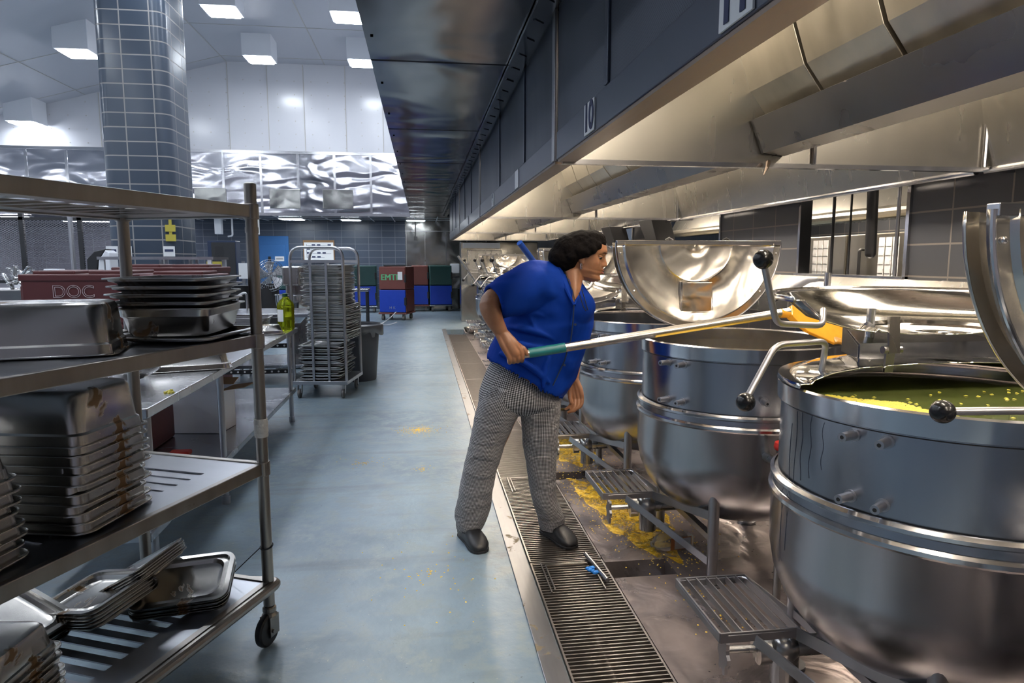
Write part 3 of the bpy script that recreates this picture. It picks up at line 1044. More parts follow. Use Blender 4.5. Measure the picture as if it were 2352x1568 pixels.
# ================================================================ KETTLES
KR = 0.475
def kettle(name_lab, x, y, valve_knob=True, studs=True, step=True):
    t = thing('steam_kettle', name_lab, 'kettle', (x, y, 0), group='steam jacketed kettles in the row')
    m = MB()
    prof = [(0.001, 0.225), (0.12, 0.228), (0.22, 0.245), (0.31, 0.28), (0.39, 0.34), (0.445, 0.41), (0.478, 0.49), (0.492, 0.57), (0.494, 0.74), (0.500, 0.752), (0.500, 0.766),
            (0.490, 0.772), (0.488, 0.795), (0.494, 0.80), (0.492, 0.812), (KR, 0.818), (KR, 1.075), (KR - 0.006, 1.08), (KR - 0.006, 0.9), (KR - 0.02, 0.7), (0.4, 0.45), (0.25, 0.33), (0.001, 0.29)]
    m.lathe(prof, 96)
    m.build('kettle_body', 'kettle', t, smooth=True, recalc=False)
    m = MB()
    m.lathe([(KR - 0.008, 1.055), (KR - 0.008, 1.113), (KR + 0.006, 1.120), (KR + 0.014, 1.115), (KR + 0.012, 1.058), (KR, 1.054)], 96)
    m.build('rim', 'rim', t, smooth=True)
    m = MB()
    m.lathe([(KR - 0.002, 1.046), (KR + 0.0015, 1.050), (KR - 0.002, 1.054)], 96)
    m.build('rim_groove', 'dark', t, smooth=True)
    m = MB()
    m.lathe([(0.494, 0.742), (0.503, 0.752), (0.503, 0.764), (0.494, 0.772)], 96)
    m.lathe([(0.489, 0.796), (0.499, 0.802), (0.499, 0.812), (0.487, 0.820)], 96)
    m.build('jacket_band', 'rim', t, smooth=True)
    if studs:
        for ang, z in ((203, 1.028), (213.5, 1.028), (203, 0.855), (213.5, 0.855), (257, 0.89), (276, 1.03)):
            a = R(ang)
            c = Vector((KR * math.cos(a), KR * math.sin(a), z))
            d = Vector((math.cos(a), math.sin(a), 0))
            m = MB()
            m.cyl(c - d * 0.01, c + d * 0.055, 0.0125, n=18)
            m.cyl(c - d * 0.01, c + d * 0.004, 0.018, n=18)
            s = m.build('stud', 'leg', t, smooth=True)
            m = MB()
            m.cyl(c + d * 0.0552, c + d * 0.0558, 0.0055, n=12)
            m.build('stud_hole', 'hole', s)
    for sx in (-1, 1):
        for sy in (-1, 1):
            m = MB()
            m.cyl((sx * 0.26, sy * 0.34, 0), (sx * 0.26, sy * 0.34, 0.44), 0.025, n=16)
            m.cyl((sx * 0.26, sy * 0.34, 0), (sx * 0.26, sy * 0.34, 0.015), 0.05, n=16)
            m.build('leg', 'leg', t, smooth=True)
    m = MB()
    m.beam((-0.26, -0.34, 0.22), (-0.26, 0.34, 0.22), 0.03, 0.03)
    m.beam((0.26, -0.34, 0.22), (0.26, 0.34, 0.22), 0.03, 0.03)
    m.beam((-0.26, 0.34, 0.22), (0.26, 0.34, 0.22), 0.03, 0.03)
    m.build('leg_brace', 'leg', t)
    if step:
        m = MB()
        z = 0.30
        x0, x1, y0, y1 = -0.66, -0.385, 0.10, 0.48
        ring = rrect(x1 - x0, y1 - y0, 0.03, 0)
        m.tube([((x0 + x1) / 2 + p[0], (y0 + y1) / 2 + p[1], z - 0.008) for p in ring], 0.004, 6, closed=True)
        for a, b in (((x0, y0), (x1, y0)), ((x1, y0), (x1, y1)), ((x1, y1), (x0, y1)), ((x0, y1), (x0, y0))):
            m.beam((a[0], a[1], z - 0.016), (b[0], b[1], z - 0.016), 0.006, 0.034)
        st = m.build('step', 'alu', t)
        m = MB()
        for k in range(1, 7):
            xx = x0 + (x1 - x0) * k / 7
            m.beam((xx, y0 + 0.003, z - 0.013), (xx, y1 - 0.003, z - 0.013), 0.004, 0.024)
        m.build('step_bars', 'alu', st)
        m = MB()
        m.beam((x1 - 0.01, y0, z - 0.02), (-0.275, -0.33, 0.33), 0.007, 0.042)
        m.beam((x0 + 0.12, y0, z - 0.03), (-0.275, -0.345, 0.11), 0.007, 0.036)
        m.beam((x1, y1 - 0.02, z - 0.02), (-0.27, 0.33, 0.20), 0.007, 0.04)
        m.build('step_arm', 'alu', t)
        # drain valve under the step
        m = MB()
        m.cyl((-0.46, 0.16, 0.20), (0, 0.10, 0.235), 0.034, n=20)
        m.cyl((-0.50, 0.165, 0.197), (-0.46, 0.16, 0.20), 0.052, n=20)
        m.cyl((-0.40, 0.153, 0.20), (-0.40, 0.153, 0.075), 0.045, n=20)
        m.ball((-0.41, 0.153, 0.205), 0.055, 16)
        m.cyl((-0.60, 0.178, 0.193), (-0.50, 0.165, 0.197), 0.013, n=12)
        v = m.build('drain_valve', 'pipe', t, smooth=True)
        m = MB()
        pts = []
        for k in range(24):
            a = 2 * PI * k / 24
            r = 0.062 if k % 4 in (0, 1) else 0.046
            pts.append((-0.60, 0.178 + r * 0.6 * math.cos(a), 0.175 + r * 1.15 * math.sin(a)))
        m.poly(pts, (-0.012, 0, 0))
        m.build('star_handle', 'leg', v)
    return t

def half_dome(R0, H, n=40, a0=0.0, a1=PI, flip=1):
    """half of a shallow dome: flat flange, raised skirt, crown"""
    prof = [(R0 + 0.004, -0.012 * flip), (R0, 0.0), (R0 - 0.035, 0.0), (R0 - 0.045, 0.012 * flip), (R0 - 0.10, 0.045 * H / 0.08 * flip), (R0 * 0.62, H * 0.82 * flip), (R0 * 0.47, H * 0.92 * flip), (R0 * 0.45, H * 0.83 * flip),
            (R0 * 0.43, H * 0.92 * flip), (R0 * 0.2, H * flip), (0.002, H * 1.02 * flip)]
    m = MB()
    m.lathe(prof, n, a0, a1)
    return m

def upright_lid(x, y, lab, patch=True, knob_side=1):
    """bifold cover standing on the rear rim: rear half disc hanging below the fold, front half folded behind it"""
    t = thing('kettle_lid', lab, 'lid', (x, y + 0.47, 1.600), group='raised bifold kettle lids', rot=(PI / 2, 0, 0))
    # local: x right, y up, z toward the camera
    m = half_dome(0.485, -0.05, 48, PI, 2 * PI, 1)
    m.build('lid_panel', 'lid', t, smooth=True, solid=0.003, recalc=False)
    m = MB()
    m.box(-0.485, 0.485, -0.014, 0.012, -0.02, 0.012)
    m.build('fold_bar', 'rim', t, bevel=0.002)
    m = MB()
    rr = [(0.487 * math.cos(a), 0.487 * math.sin(a)) for a in [PI + PI * k / 40 for k in range(41)]]
    m.tube([(p[0], p[1], -0.0) for p in rr], 0.006, 8)
    m.build('edge_bead', 'rim', t, smooth=True)
    for a in (PI + 0.13, PI + 0.62, PI + 1.9, PI + 2.5, 2 * PI - 0.13):
        m = MB()
        m.ball((0.465 * math.cos(a), 0.465 * math.sin(a), 0.004), 0.008, 10, (1, 1, 0.6))
        m.build('rivet', 'rim', t, smooth=True)
    if patch:
        m = MB()
        m.tube([(-0.095, -0.22, -0.030), (-0.09, -0.40, -0.014), (0.10, -0.39, -0.014), (0.09, -0.22, -0.030)], 0.003, 6, 0.01, closed=False)
        m.box(-0.088, 0.09, -0.39, -0.225, -0.035, -0.016)
        m.build('welded_patch', 'lid', t, bevel=0.004)
    m = half_dome(0.485, 0.05, 48, PI, 2 * PI, -1)
    o = m.build('folded_panel', 'lid', t, smooth=True, solid=0.003, recalc=False, loc=(0, 0, -0.075))
    m = MB()
    for xx in (-0.17, 0.17):
        m.tube([(xx - 0.02, 0.012, -0.03), (xx, 0.024, -0.03), (xx + 0.02, 0.012, -0.03)], 0.008, 8)
    m.build('hinge_bolts', 'dark', t)
    return t

def flat_lid(x, y, lab, full=True):
    """bifold cover, rear half closed, front half folded back on top of it"""
    t = thing('kettle_lid', lab, 'lid', (x, y, 1.133), group='closed bifold kettle lids')
    m = half_dome(0.487, 0.055, 56, 0, PI, 1)
    m.build('rear_half', 'lidpol', t, smooth=True, solid=0.003, recalc=False)
    m = half_dome(0.50, 0.105, 56, 0, PI, -1)
    o = m.build('front_half', 'lidpol', t, smooth=True, solid=0.003, recalc=False, loc=(-0.02, 0.0, 0.25))
    o.rotation_euler = (R(1), 0, 0)
    m = MB()
    m.tube([(-0.02 + 0.50 * math.cos(a), 0.50 * math.sin(a), 0.25 + 0.50 * math.sin(a) * math.sin(R(1))) for a in [PI * k / 40 for k in range(41)]], 0.006, 8)
    m.build('edge_bead', 'rim', t, smooth=True)
    for xx in (-0.20, 0.24):
        m = MB()
        m.beam((xx, 0.0, 0.20), (xx, -0.01, 0.09), 0.035, 0.008, (0, 1, 0))
        m.beam((xx, 0.006, 0.11), (xx, 0.01, 0.03), 0.028, 0.008, (0, 1, 0))
        m.cyl((xx - 0.03, 0, 0.10), (xx + 0.03, 0, 0.10), 0.012, n=12)
        m.build('fold_hinge', 'trough', t)
    m = MB()
    m.poly([(-0.12, 0.36, 0.045), (-0.22, 0.13, 0.055), (-0.22, 0.13, 0.095), (-0.12, 0.36, 0.14)], (0.006, 0, 0))
    m.box(-0.215, 0.28, 0.125, 0.131, 0.05, 0.10)
    m.poly([(-0.215, 0.125, 0.10), (0.28, 0.125, 0.10), (0.22, 0.36, 0.14), (-0.12, 0.36, 0.14)], (0, 0, 0.004))
    m.cyl((-0.13, 0.2, 0.08), (-0.13, 0.2, 0.21), 0.014, n=12)
    m.build('hinge_bracket', 'kettle', t)
    # two bent handles with black balls
    m = MB()
    m.tube([(-0.385, 0.06, 0.03), (-0.44, -0.04, 0.135), (-0.63, -0.10, 0.135), (-0.745, -0.17, 0.0)], 0.009, 12, 0.035)
    h = m.build('handle', 'leg', t, smooth=True)
    m = MB()
    m.ball((-0.747, -0.17, -0.009), 0.0255, 20)
    m.build('ball_knob', 'knob', h, smooth=True)
    m = MB()
    m.tube([(-0.41, 0.03, 0.22), (-0.455, -0.04, 0.18), (-0.64, -0.115, 0.195), (-0.715, -0.17, 0.365)], 0.009, 12, 0.03)
    h = m.build('handle', 'leg', t, smooth=True)
    m = MB()
    m.ball((-0.716, -0.17, 0.37), 0.026, 20)
    m.build('ball_knob', 'knob', h, smooth=True)
    return t

KP = [(1.60, 1.82), (1.575, 3.14), (1.54, 4.33), (1.53, 5.52), (1.53, 6.75), (1.53, 8.0), (1.53, 9.25), (1.53, 10.5), (1.53, 11.75), (1.53, 13.0)]
KL = ['nearest large steam kettle, filled with green broth, at the right edge', 'steam kettle the cook stirs, its lid raised behind it', 'third steam kettle, partly hidden behind the stirred one',
      'fourth steam kettle, just behind the cook', 'fifth steam kettle, hidden behind the cook', 'sixth steam kettle, seen left of the blue sleeve', 'seventh steam kettle down the row',
      'eighth steam kettle down the row', 'ninth steam kettle, its raised lid showing left of the sleeve', 'farthest steam kettle at the end of the row']
kettles = []
for (x, y), lb in zip(KP, KL):
    if len(kettles) < 3:
        kettles.append(kettle(lb, x, y))
    else:
        kettles.append(dup(kettles[2], (x, y, 0), lb))
# kettle just outside the frame, whose raised lid shows at the right edge
dup(kettles[2], (1.62, 0.62, 0), 'steam kettle beside the camera, outside the right edge')

for a0, z0, z1 in ((176, 1.045, 0.60), (180, 1.05, 0.84), (185, 1.05, 0.86), (172, 1.0, 0.55), (191, 1.04, 0.90)):
    m = MB()
    pts = []
    for k in range(9):
        a = R(a0 + 0.5 * math.sin(k * 1.3 + a0))
        z = z0 + (z1 - z0) * k / 8
        rr_ = KR + 0.0005 if z > 0.82 else (0.4995 if z > 0.74 else 0.4935)
        pts.append((rr_ * math.cos(a), rr_ * math.sin(a), z))
    m.tube(pts, 0.0007, 5)
    m.build('drip_mark', 'fband', kettles[0], smooth=True)
flat_lid(1.60, 1.82, 'mirror bright lid of the nearest kettle, front half folded back')
upright_lid(1.56, 3.16, 'dented half round lid standing behind the stirred kettle')
l0 = upright_lid(1.60, 0.72, 'big dark raised lid cut by the right edge of the photo', patch=False)
m = MB()
m.tube([(-0.1, -0.33, 0.03), (-0.16, -0.42, 0.22), (-0.16, -0.5, 0.30)], 0.009, 10, 0.03)
fl = flat_lid(1.54, 4.33, 'folded lid of the third kettle, right behind the cook')
upright_lid(1.53, 5.5, 'pinkish raised lid just left of the hair net', patch=False)
dup(fl, (1.53, 8.0, 1.133), 'folded lid of the sixth kettle, above the sleeve')
dup(fl, (1.53, 9.25, 1.133), 'folded lid of the seventh kettle in the row')
upright_lid(1.53, 11.75, 'small raised half round lid left of the blue shoulder', patch=False)
dup(fl, (1.53, 10.5, 1.133), 'folded lid of the eighth kettle in the row')
dup(fl, (1.53, 13.0, 1.133), 'folded lid of the farthest kettle')
# handle of the lid at the right edge
m = MB()
bk = at(2165, 945, 1.22)
e = at(2420, 942, 1.2)
m.tube([bk, e, e + Vector((0.06, 0, 0.02))], 0.0085, 12)
h = m.build('lid_handle', 'leg', smooth=True)
tag(h, 'straight handle rod with black ball pointing left over the broth', 'handle')
m = MB()
m.ball(bk, 0.0245, 22)
m.build('ball_knob', 'knob', h, smooth=True)

# steam valve with red hand wheel between the first two kettles
p = at(1801, 1016, 2.52)
t = thing('steam_valve', 'red topped steam valve between the two front kettles', 'valve', (p.x, p.y, 0))
m = MB()
m.cyl((0, 0, 0), (0, 0, p.z - 0.04), 0.016, n=12)
m.cyl((0, 0, p.z - 0.14), (0, 0, p.z - 0.03), 0.026, n=12)
m.cyl((0, 0, p.z - 0.1), (0.0, 0.14, p.z - 0.1), 0.02, n=12)
m.build('valve_body', 'pipe', t, smooth=True)
m = MB()
m.lathe([(0.001, p.z - 0.03), (0.036, p.z - 0.03), (0.04, p.z - 0.02), (0.036, p.z), (0.02, p.z + 0.008), (0.001, p.z + 0.01)], 24)
m.build('hand_wheel', 'red', t, smooth=True)

# broth in the nearest kettle and the peas floating on it
m = MB()
x, y = KP[0]
m.lathe([(KR - 0.008, 1.100), (0.3, 1.100), (0.001, 1.100)], 64, c=(x, y, 0))
tag(m.build('green_broth', 'soup', smooth=True), 'green broth filling the nearest kettle', 'soup', kind='stuff')
m = MB()
for k in range(1900):
    a = PI + random.gauss(0.46, 0.26)
    rr = KR - 0.012 - random.random() ** 1.3 * 0.17 * max(0.15, 1.0 - 1.3 * abs(a - PI - 0.48))
    if k > 1810:
        a = random.uniform(PI, 2 * PI)
        rr = KR * math.sqrt(random.random()) * 0.96
    if not PI + 0.02 < a < 2 * PI:
        continue
    px_, py_ = x + rr * math.cos(a), y + rr * math.sin(a)
    q = random.random() * PI
    s = 0.005
    m.add([(px_ + s * math.cos(q + i * PI / 2) * (1.5 if i % 2 else 1), py_ + s * math.sin(q + i * PI / 2), 1.1005 + 0.002 * (i == 0) + random.random() * 0.001) for i in range(4)] + [(px_, py_, 1.1035)],
          [(0, 1, 4), (1, 2, 4), (2, 3, 4), (3, 0, 4)])
tag(m.build('floating_peas', 'bean'), 'yellow split peas floating against the near kettle rim', 'split peas', kind='stuff')
m = MB()
x, y = KP[1]
m.lathe([(KR - 0.03, 0.68), (0.3, 0.682), (0.001, 0.68)], 64, c=(x, y, 0))
tag(m.build('yellow_soup', 'beanw', smooth=True), 'yellow soup inside the stirred kettle', 'soup', kind='stuff')

# spills on the floor
def spill(cx, cy, rx, ry, lab, nb, seed, rot=0.0, film=True, mat='spill'):
    rnd = random.Random(seed)
    t = thing('spilled_soup', lab, 'spill', (cx, cy, 0.0))
    t['kind'] = 'stuff'
    m = MB()
    if film:
        n = 72
        ph = [rnd.uniform(0, 6) for _ in range(6)]
        ring0, ring1 = [], []
        for k in range(n):
            a = 2 * PI * k / n
            r = 1 + 0.12 * math.sin(3 * a + ph[0]) + 0.10 * math.sin(5 * a + ph[1]) + 0.07 * math.sin(9 * a + ph[2]) + 0.05 * math.sin(17 * a + ph[3])
            u, v = rx * r * math.cos(a), ry * r * math.sin(a)
            ring0.append((u * math.cos(rot) - v * math.sin(rot), u * math.sin(rot) + v * math.cos(rot), 0.001))
            ring1.append((0.94 * ring0[-1][0], 0.94 * ring0[-1][1], 0.0035))
        m.loft([ring0, ring1])
    m2 = MB()
    for k in range(nb):
        a = rnd.uniform(0, 2 * PI)
        d = abs(rnd.gauss(0, 0.62)) if film else abs(rnd.gauss(0, 0.55))
        u, v = rx * 1.15 * d * math.cos(a), ry * 1.15 * d * math.sin(a)
        X, Y = u * math.cos(rot) - v * math.sin(rot), u * math.sin(rot) + v * math.cos(rot)
        if GX0 < cx + X < GX1:
            continue
        q = rnd.random() * PI
        s = rnd.uniform(0.003, 0.006)
        z = 0.004
        m2.add([(X + s * math.cos(q + i * PI / 2), Y + s * math.sin(q + i * PI / 2), 0.0005) for i in range(4)] + [(X, Y, z)], [(0, 1, 4), (1, 2, 4), (2, 3, 4), (3, 0, 4)])
    if film:
        m.build('soup_film', mat, t, smooth=True)
    m2.build('scattered_peas', 'beanw', t)
    return t
spill(1.18, 3.72, 0.19, 0.60, 'yellow soup puddle on the floor between the step and the shoe', 2600, 3, 0.12)
spill(1.16, 5.05, 0.18, 0.42, 'orange yellow puddle behind the trouser leg', 2200, 5)
spill(-0.06, 5.86, 0.17, 0.16, 'small scatter of yellow peas on the blue aisle floor', 420, 9, film=False)
spill(-0.45, 4.93, 0.16, 0.13, 'sparse crumbs on the aisle floor nearer than the pea scatter', 60, 11, film=False)
spill(-0.02, 4.72, 0.12, 0.1, 'few crumbs left of the trouser leg', 30, 13, film=False)
spill(0.02, 3.1, 0.3, 0.5, 'thinly scattered crumbs in front of the left shoe', 60, 15, film=False)
spill(1.25, 2.5, 0.25, 0.35, 'few yellow peas on the steel floor near the front step', 50, 17, film=False)

# plastic bottle lying on the wet floor
p = atz(1532, 1262, 0)
t = thing('plastic_bottle', 'clear square plastic bottle with label lying on the wet floor', 'bottle', (p.x + 0.03, p.y, 0.045), rz=0.15)
m = MB()
rr = [rrect(0.09, 0.08, 0.015, 0) for _ in range(2)]
m.loft([[(X, p_[0], p_[1]) for p_ in rrect(0.08 * s, 0.075 * s, 0.015 * s, 0)] for X, s in ((-0.125, 0.3), (-0.115, 0.32), (-0.095, 0.75), (-0.07, 0.97), (-0.05, 1), (0.085, 1), (0.1, 0.9))])
m.build('bottle_body', 'bottle', t, smooth=True)
m = MB()
m.box(-0.035, 0.085, -0.0415, -0.0405, -0.03, 0.035)
lb = m.build('label', 'orange', t)
m = MB()
m.box(-0.012, 0.08, -0.0425, -0.0415, -0.026, 0.03)
for k in range(4):
    pass
m.build('label_text_block', 'labelw', lb)

# water faucet behind the stirred kettle
t = thing('water_faucet', 'chrome kettle faucet with wrapped hose behind the stirred kettle', 'faucet', (2.5, 3.86, 0))
m = MB()
m.box(-0.09, 0.09, -0.13, 0.17, 0, 1.22)
m.build('pedestal', 'kettle', t, bevel=0.01)
m = MB()
m.cyl((0, 0, 1.22), (0, 0, 1.40), 0.012, n=12)
m.cyl((0, 0, 1.34), (0, 0, 1.425), 0.02, n=12)
m.cyl((0, 0, 1.25), (0, 0, 1.29), 0.022, n=12)
m.cyl((0, 0, 1.38), (0, 0.1, 1.38), 0.012, n=12)
m.build('riser', 'rim', t, smooth=True)
for s in (-1, 1):
    m = MB()
    m.cyl((0, s * 0.11, 1.22), (0, s * 0.11, 1.29), 0.018, 0.012, n=12)
    m.beam((0, s * 0.11 - 0.025, 1.31), (0, s * 0.11 + 0.025, 1.33), 0.012, 0.014)
    m.cyl((0, s * 0.11, 1.28), (0, s * 0.11, 1.325), 0.006, n=8)
    m.build('tap_handle', 'rim', t, smooth=True)
m = MB()
m.tube([(0, 0.1, 1.38), (-0.02, 0.17, 1.375), (-0.06, 0.25, 1.33), (-0.12, 0.31, 1.27)], [0.014, 0.02, 0.024, 0.022], 12)
m.build('wrapped_hose', 'whitep', t, smooth=True)
m = MB()
m.cyl((-0.12, 0.31, 1.265), (-0.22, 0.30, 1.22), 0.014, n=12)
m.build('spout', 'rim', t, smooth=True)
q = at(2262, 808, 2.75)
t = thing('water_faucet', 'second small faucet with coiled hose behind the mirror lid', 'faucet', (q.x, q.y, 0))
m = MB()
m.box(-0.08, 0.08, -0.08, 0.08, 0, q.z - 0.12)
m.build('pedestal', 'kettle', t, bevel=0.01)
m = MB()
for k in range(9):
    m.cyl((-0.04, 0, q.z - 0.12 + 0.014 * k), (-0.04, 0, q.z - 0.112 + 0.014 * k), 0.014, n=12)
m.cyl((-0.04, 0, q.z - 0.12), (-0.04, 0, q.z + 0.02), 0.009, n=10)
m.ball((0.03, 0, q.z - 0.02), 0.035, 14)
m.cyl((-0.04, 0, q.z - 0.0), (0.06, 0, q.z - 0.03), 0.014, n=12)
m.build('coiled_riser', 'pipe', t, smooth=True)

# objects in and behind the pass-through openings
def oven(x, y, lab):
    t = thing('oven', lab, 'oven', (x, y, 0), group='steel ovens behind the pass-through')
    m = MB()
    m.box(0, 0.9, 0, 0.95, 0.12, 1.74)
    m.build('oven_body', 'filt', t, bevel=0.01)
    for k in range(3):
        m = MB()
        m.box(-0.002, 0, 0.275 + 0.09 * k, 0.35 + 0.09 * k, 0.99, 1.70)
        for j in range(9):
            m.box(-0.006, 0, 0.28 + 0.09 * k, 0.345 + 0.09 * k, 1.0 + 0.078 * j, 1.035 + 0.078 * j)
        m.build('vent_slots', 'paper', t)
    m = MB()
    m.tube([(0, 0.72, 1.1), (-0.05, 0.72, 1.1), (-0.05, 0.72, 1.6), (0, 0.72, 1.6)], 0.014, 10, 0.03)
    m.build('door_handle', 'dark', t)
    for xx in (0.08, 0.82):
        for yy in (0.08, 0.87):
            m = MB()
            m.cyl((xx, yy, 0), (xx, yy, 0.12), 0.025, n=10)
            m.build('leg', 'leg', t)
    return t
o1 = oven(4.0, 5.92, 'steel oven behind the first opening, left one with vent slots')
dup(o1, (4.0, 4.92, 0), 'steel oven behind the first opening, right one')
dup(o1, (4.0, 9.2, 0), 'steel oven seen through the second opening')
dup(o1, (4.0, 10.3, 0), 'second steel oven seen through the second opening')
t = thing('exhaust_hood', 'small hood above the ovens behind the first opening', 'hood', (4.4, 4.5, 2.02))
m = MB()
m.poly([(0, 0, 0), (1.6, 0, 0), (1.6, 0, 0.6), (0.3, 0, 0.6)], (0, 7, 0))
m.build('hood_shell', 'hood', t)
m = MB()
m.cyl((0, 0, -0.06), (0, 7, -0.06), 0.06, n=12)
m.build('pipe_rail', 'filt', t)
for k, (yy, r, lb, mt) in enumerate(((4.83, 0.012, 'thin dark vertical rod in the first opening, left', 'dark'), (4.62, 0.008, 'thin dark vertical rod in the first opening, middle', 'dark'), (4.12, 0.012, 'dark vertical rod at the right of the first opening', 'leg'))):
    m = MB()
    m.cyl((3.15, yy, 1.396), (3.15, yy, 2.27), r, n=10)
    tag(m.build('vertical_rod', mt, smooth=True), lb, 'rod', 'rods in the first opening')
m = MB()
q = at(2030, 585, 4.28)
m.cyl((3.08, q.y, 1.55), (3.08, q.y + 0.02, 2.28), 0.036, n=20)
m.ball((3.08, q.y, 1.55), 0.036, 16)
tag(m.build('insulated_handle', 'rubber', smooth=True), 'thick black rounded handle hanging in the first opening', 'handle')
# dark duct heads hanging above the ledge
for k, (yy, lb) in enumerate(((8.1, 'dark box duct above the raised lid, nearer one'), (9.9, 'dark box duct farther along the ledge'))):
    m = MB()
    m.poly([(2.75, yy - 0.25, 2.0), (2.75, yy + 0.25, 2.0), (2.85, yy + 0.2, 1.72), (2.85, yy - 0.2, 1.72)], (0.24, 0, 0))
    tag(m.build('duct_box', 'dark', bevel=0.01), lb, 'duct')

# second paddle: blue pole leaning out of the fourth kettle
t = thing('stirring_paddle', 'blue poled paddle leaning behind the cook shoulder', 'paddle')
a = at(1193, 557, 5.1)
b = at(1300, 700, 5.45)
m = MB()
m.cyl(a, b, 0.024, n=16)
m.build('pole', 'bluepole', t, smooth=True)
m = MB()
dd = (b - a).normalized()
m.beam(b, b + dd * 0.22, 0.12, 0.02)
m.build('blade', 'bluepole', t, bevel=0.005)
t = thing('stirring_paddle', 'pale poled paddle leaning in the last kettle, seen at the row end', 'paddle')
a, b = at(1052, 588, 11.6), at(1094, 648, 11.65)
b = b + (b - a) * 0.25
m = MB()
m.cyl(a, b, 0.02, n=12)
m.build('pole', 'curb', t, smooth=True)
m = MB()
m.beam(b, b + (b - a).normalized() * 0.2, 0.1, 0.02)
m.build('blade', 'curb', t)
m = MB()
p = atz(1068, 756, 0.02)
m.lathe([(0.17, 0.13), (0.165, 0.125), (0.13, 0.04), (0.07, 0.005), (0.001, 0.0)], 28, c=(1.0, 13.6, 0.01))
tag(m.build('steel_bowl', 'pan', smooth=True, solid=0.004), 'round steel bowl on the grate at the far end of the channel', 'bowl')

# ================================================================ PAN RACK (left foreground)
RX, RY, RZ = -0.615, 2.578, -R(23)
Lr, Wr = 1.55, 0.58
rack = thing('shelf_rack', 'tall four shelf wheeled steel rack in the left foreground', 'rack', (RX, RY, 0), rz=RZ)
SH = [(1.655, 'top'), (1.18, ''), (0.69, ''), (0.215, '')]
for i, (x, y) in enumerate(((0, 0), (-Wr, 0), (0, -Lr), (-Wr, -Lr))):
    m = MB()
    m.cyl((x, y, 0.16), (x, y, 1.775 if i in (0, 2) else 1.70), 0.0215, n=24)
    m.ball((x, y, 1.775 if i in (0, 2) else 1.70), 0.0214, 16, (1, 1, 0.35))
    if i == 0:
        m.cyl((x, y, 1.60), (x, y, 1.62), 0.024, n=24)
    p = m.build('post', 'rack', rack, smooth=True)
    m = MB()
    m.lathe([(0.020, 0.155), (0.026, 0.15), (0.026, 0.135), (0.021, 0.13), (0.03, 0.12), (0.03, 0.108), (0.001, 0.106)], 20, c=(x, y, 0))
    m.box(x - 0.024, x - 0.019, y - 0.03, y + 0.025, 0.04, 0.12)
    m.box(x + 0.019, x + 0.024, y - 0.03, y + 0.025, 0.04, 0.12)
    m.cyl((x - 0.034, y - 0.02, 0.065), (x + 0.034, y - 0.02, 0.065), 0.008, n=12)
    f = m.build('caster_fork', 'rack', rack, bevel=0.001)
    m = MB()
    m.lathe([(0.03, -0.016), (0.056, -0.016), (0.063, -0.010), (0.065, 0), (0.063, 0.010), (0.056, 0.016), (0.03, 0.016)], 32)
    m.cyl((0, 0, -0.012), (0, 0, 0.012), 0.035, n=20)
    w = m.build('caster_wheel', 'rubber', f, smooth=True, loc=(x, y - 0.02, 0.065))
    w.rotation_euler = (0, PI / 2, 0)
for zi, (z, nm) in enumerate(SH):
    m = MB()
    # rolled edge frame
    for a, b in (((0, 0), (0, -Lr)), ((-Wr, 0), (-Wr, -Lr))):
        m.box(a[0] - 0.012, a[0] + 0.012, -Lr, 0, z, z + 0.045)
    for yy in (0, -Lr):
        m.box(-Wr, 0, yy - 0.012, yy + 0.012, z, z + 0.045)
    for yy in ((0.0, -Lr) if zi < 3 else ()):
        m.cyl((0, yy, z - 0.006), (0, yy, z + 0.05), 0.027, n=20)
        m.cyl((-Wr, yy, z - 0.006), (-Wr, yy, z + 0.05), 0.027, n=20)
    if zi == 3:
        m.tube([(0.02, -Lr, z + 0.022), (0.022, -0.02, z + 0.022), (0.018, 0.03, z + 0.022), (-0.02, 0.032, z + 0.022), (-0.1, 0.012, z + 0.022)], 0.02, 12, 0.02)
    fr = m.build('shelf_frame', 'rack', rack, bevel=0.003)
    m = MB()
    zt = z + (0.040 if zi else 0.010)
    if zi in (0, 2, 3):
        # perforated sheet: solid borders and slots in the middle
        bw, ns = 0.13, (20 if zi else 14)
        m.box(-Wr, -Wr + bw, -Lr, 0, zt - 0.003, zt)
        m.box(-bw, 0, -Lr, 0, zt - 0.003, zt)
        m.box(-Wr + bw, -bw, -0.16, 0, zt - 0.003, zt)
        m.box(-Wr + bw, -bw, -Lr, -Lr + 0.14, zt - 0.003, zt)
        y0, y1 = -Lr + 0.14, -0.16
        if zi == 2:
            m.box(-Wr + bw - 0.001, -bw + 0.001, y0 - 0.001, y1 + 0.001, zt - 0.010, zt - 0.006)
        st = (y1 - y0) / ns
        for k in range(ns):
            m.box(-Wr + bw, -bw, y0 + k * st, y0 + k * st + st * (0.52 if zi else 0.3), zt - (0.003 if zi else 0.0015) - (0.004 if zi != 0 else 0), zt - (0.002 if zi != 0 else 0))
    else:
        m.box(-Wr, 0, -Lr, 0, zt - 0.003, zt)
    m.build('shelf_panel', 'shelf' if zi else 'rack', rack)
m = MB()
m.cyl((0, 0, 0.835), (0, 0, 0.905), 0.0245, n=24)
for k in range(5):
    m.cyl((0.0008 * (k % 2), 0.0, 0.84 + 0.012 * k), (0.0, 0.001, 0.848 + 0.012 * k), 0.0258, n=16)
m.build('white_tape_wrap', 'tape', rack, smooth=True)
m = MB()
m.tube([(0.024 * math.cos(a), 0.024 * math.sin(a), 0.40 + 0.006 * math.sin(a)) for a in [2 * PI * k / 20 for k in range(20)]], 0.0022, 6, closed=True)
m.tube([(-0.02, 0.01, 0.40), (-0.05, 0.0, 0.37), (-0.15, -0.03, 0.27)], 0.002, 6)
m.build('tied_wire', 'cord', rack)

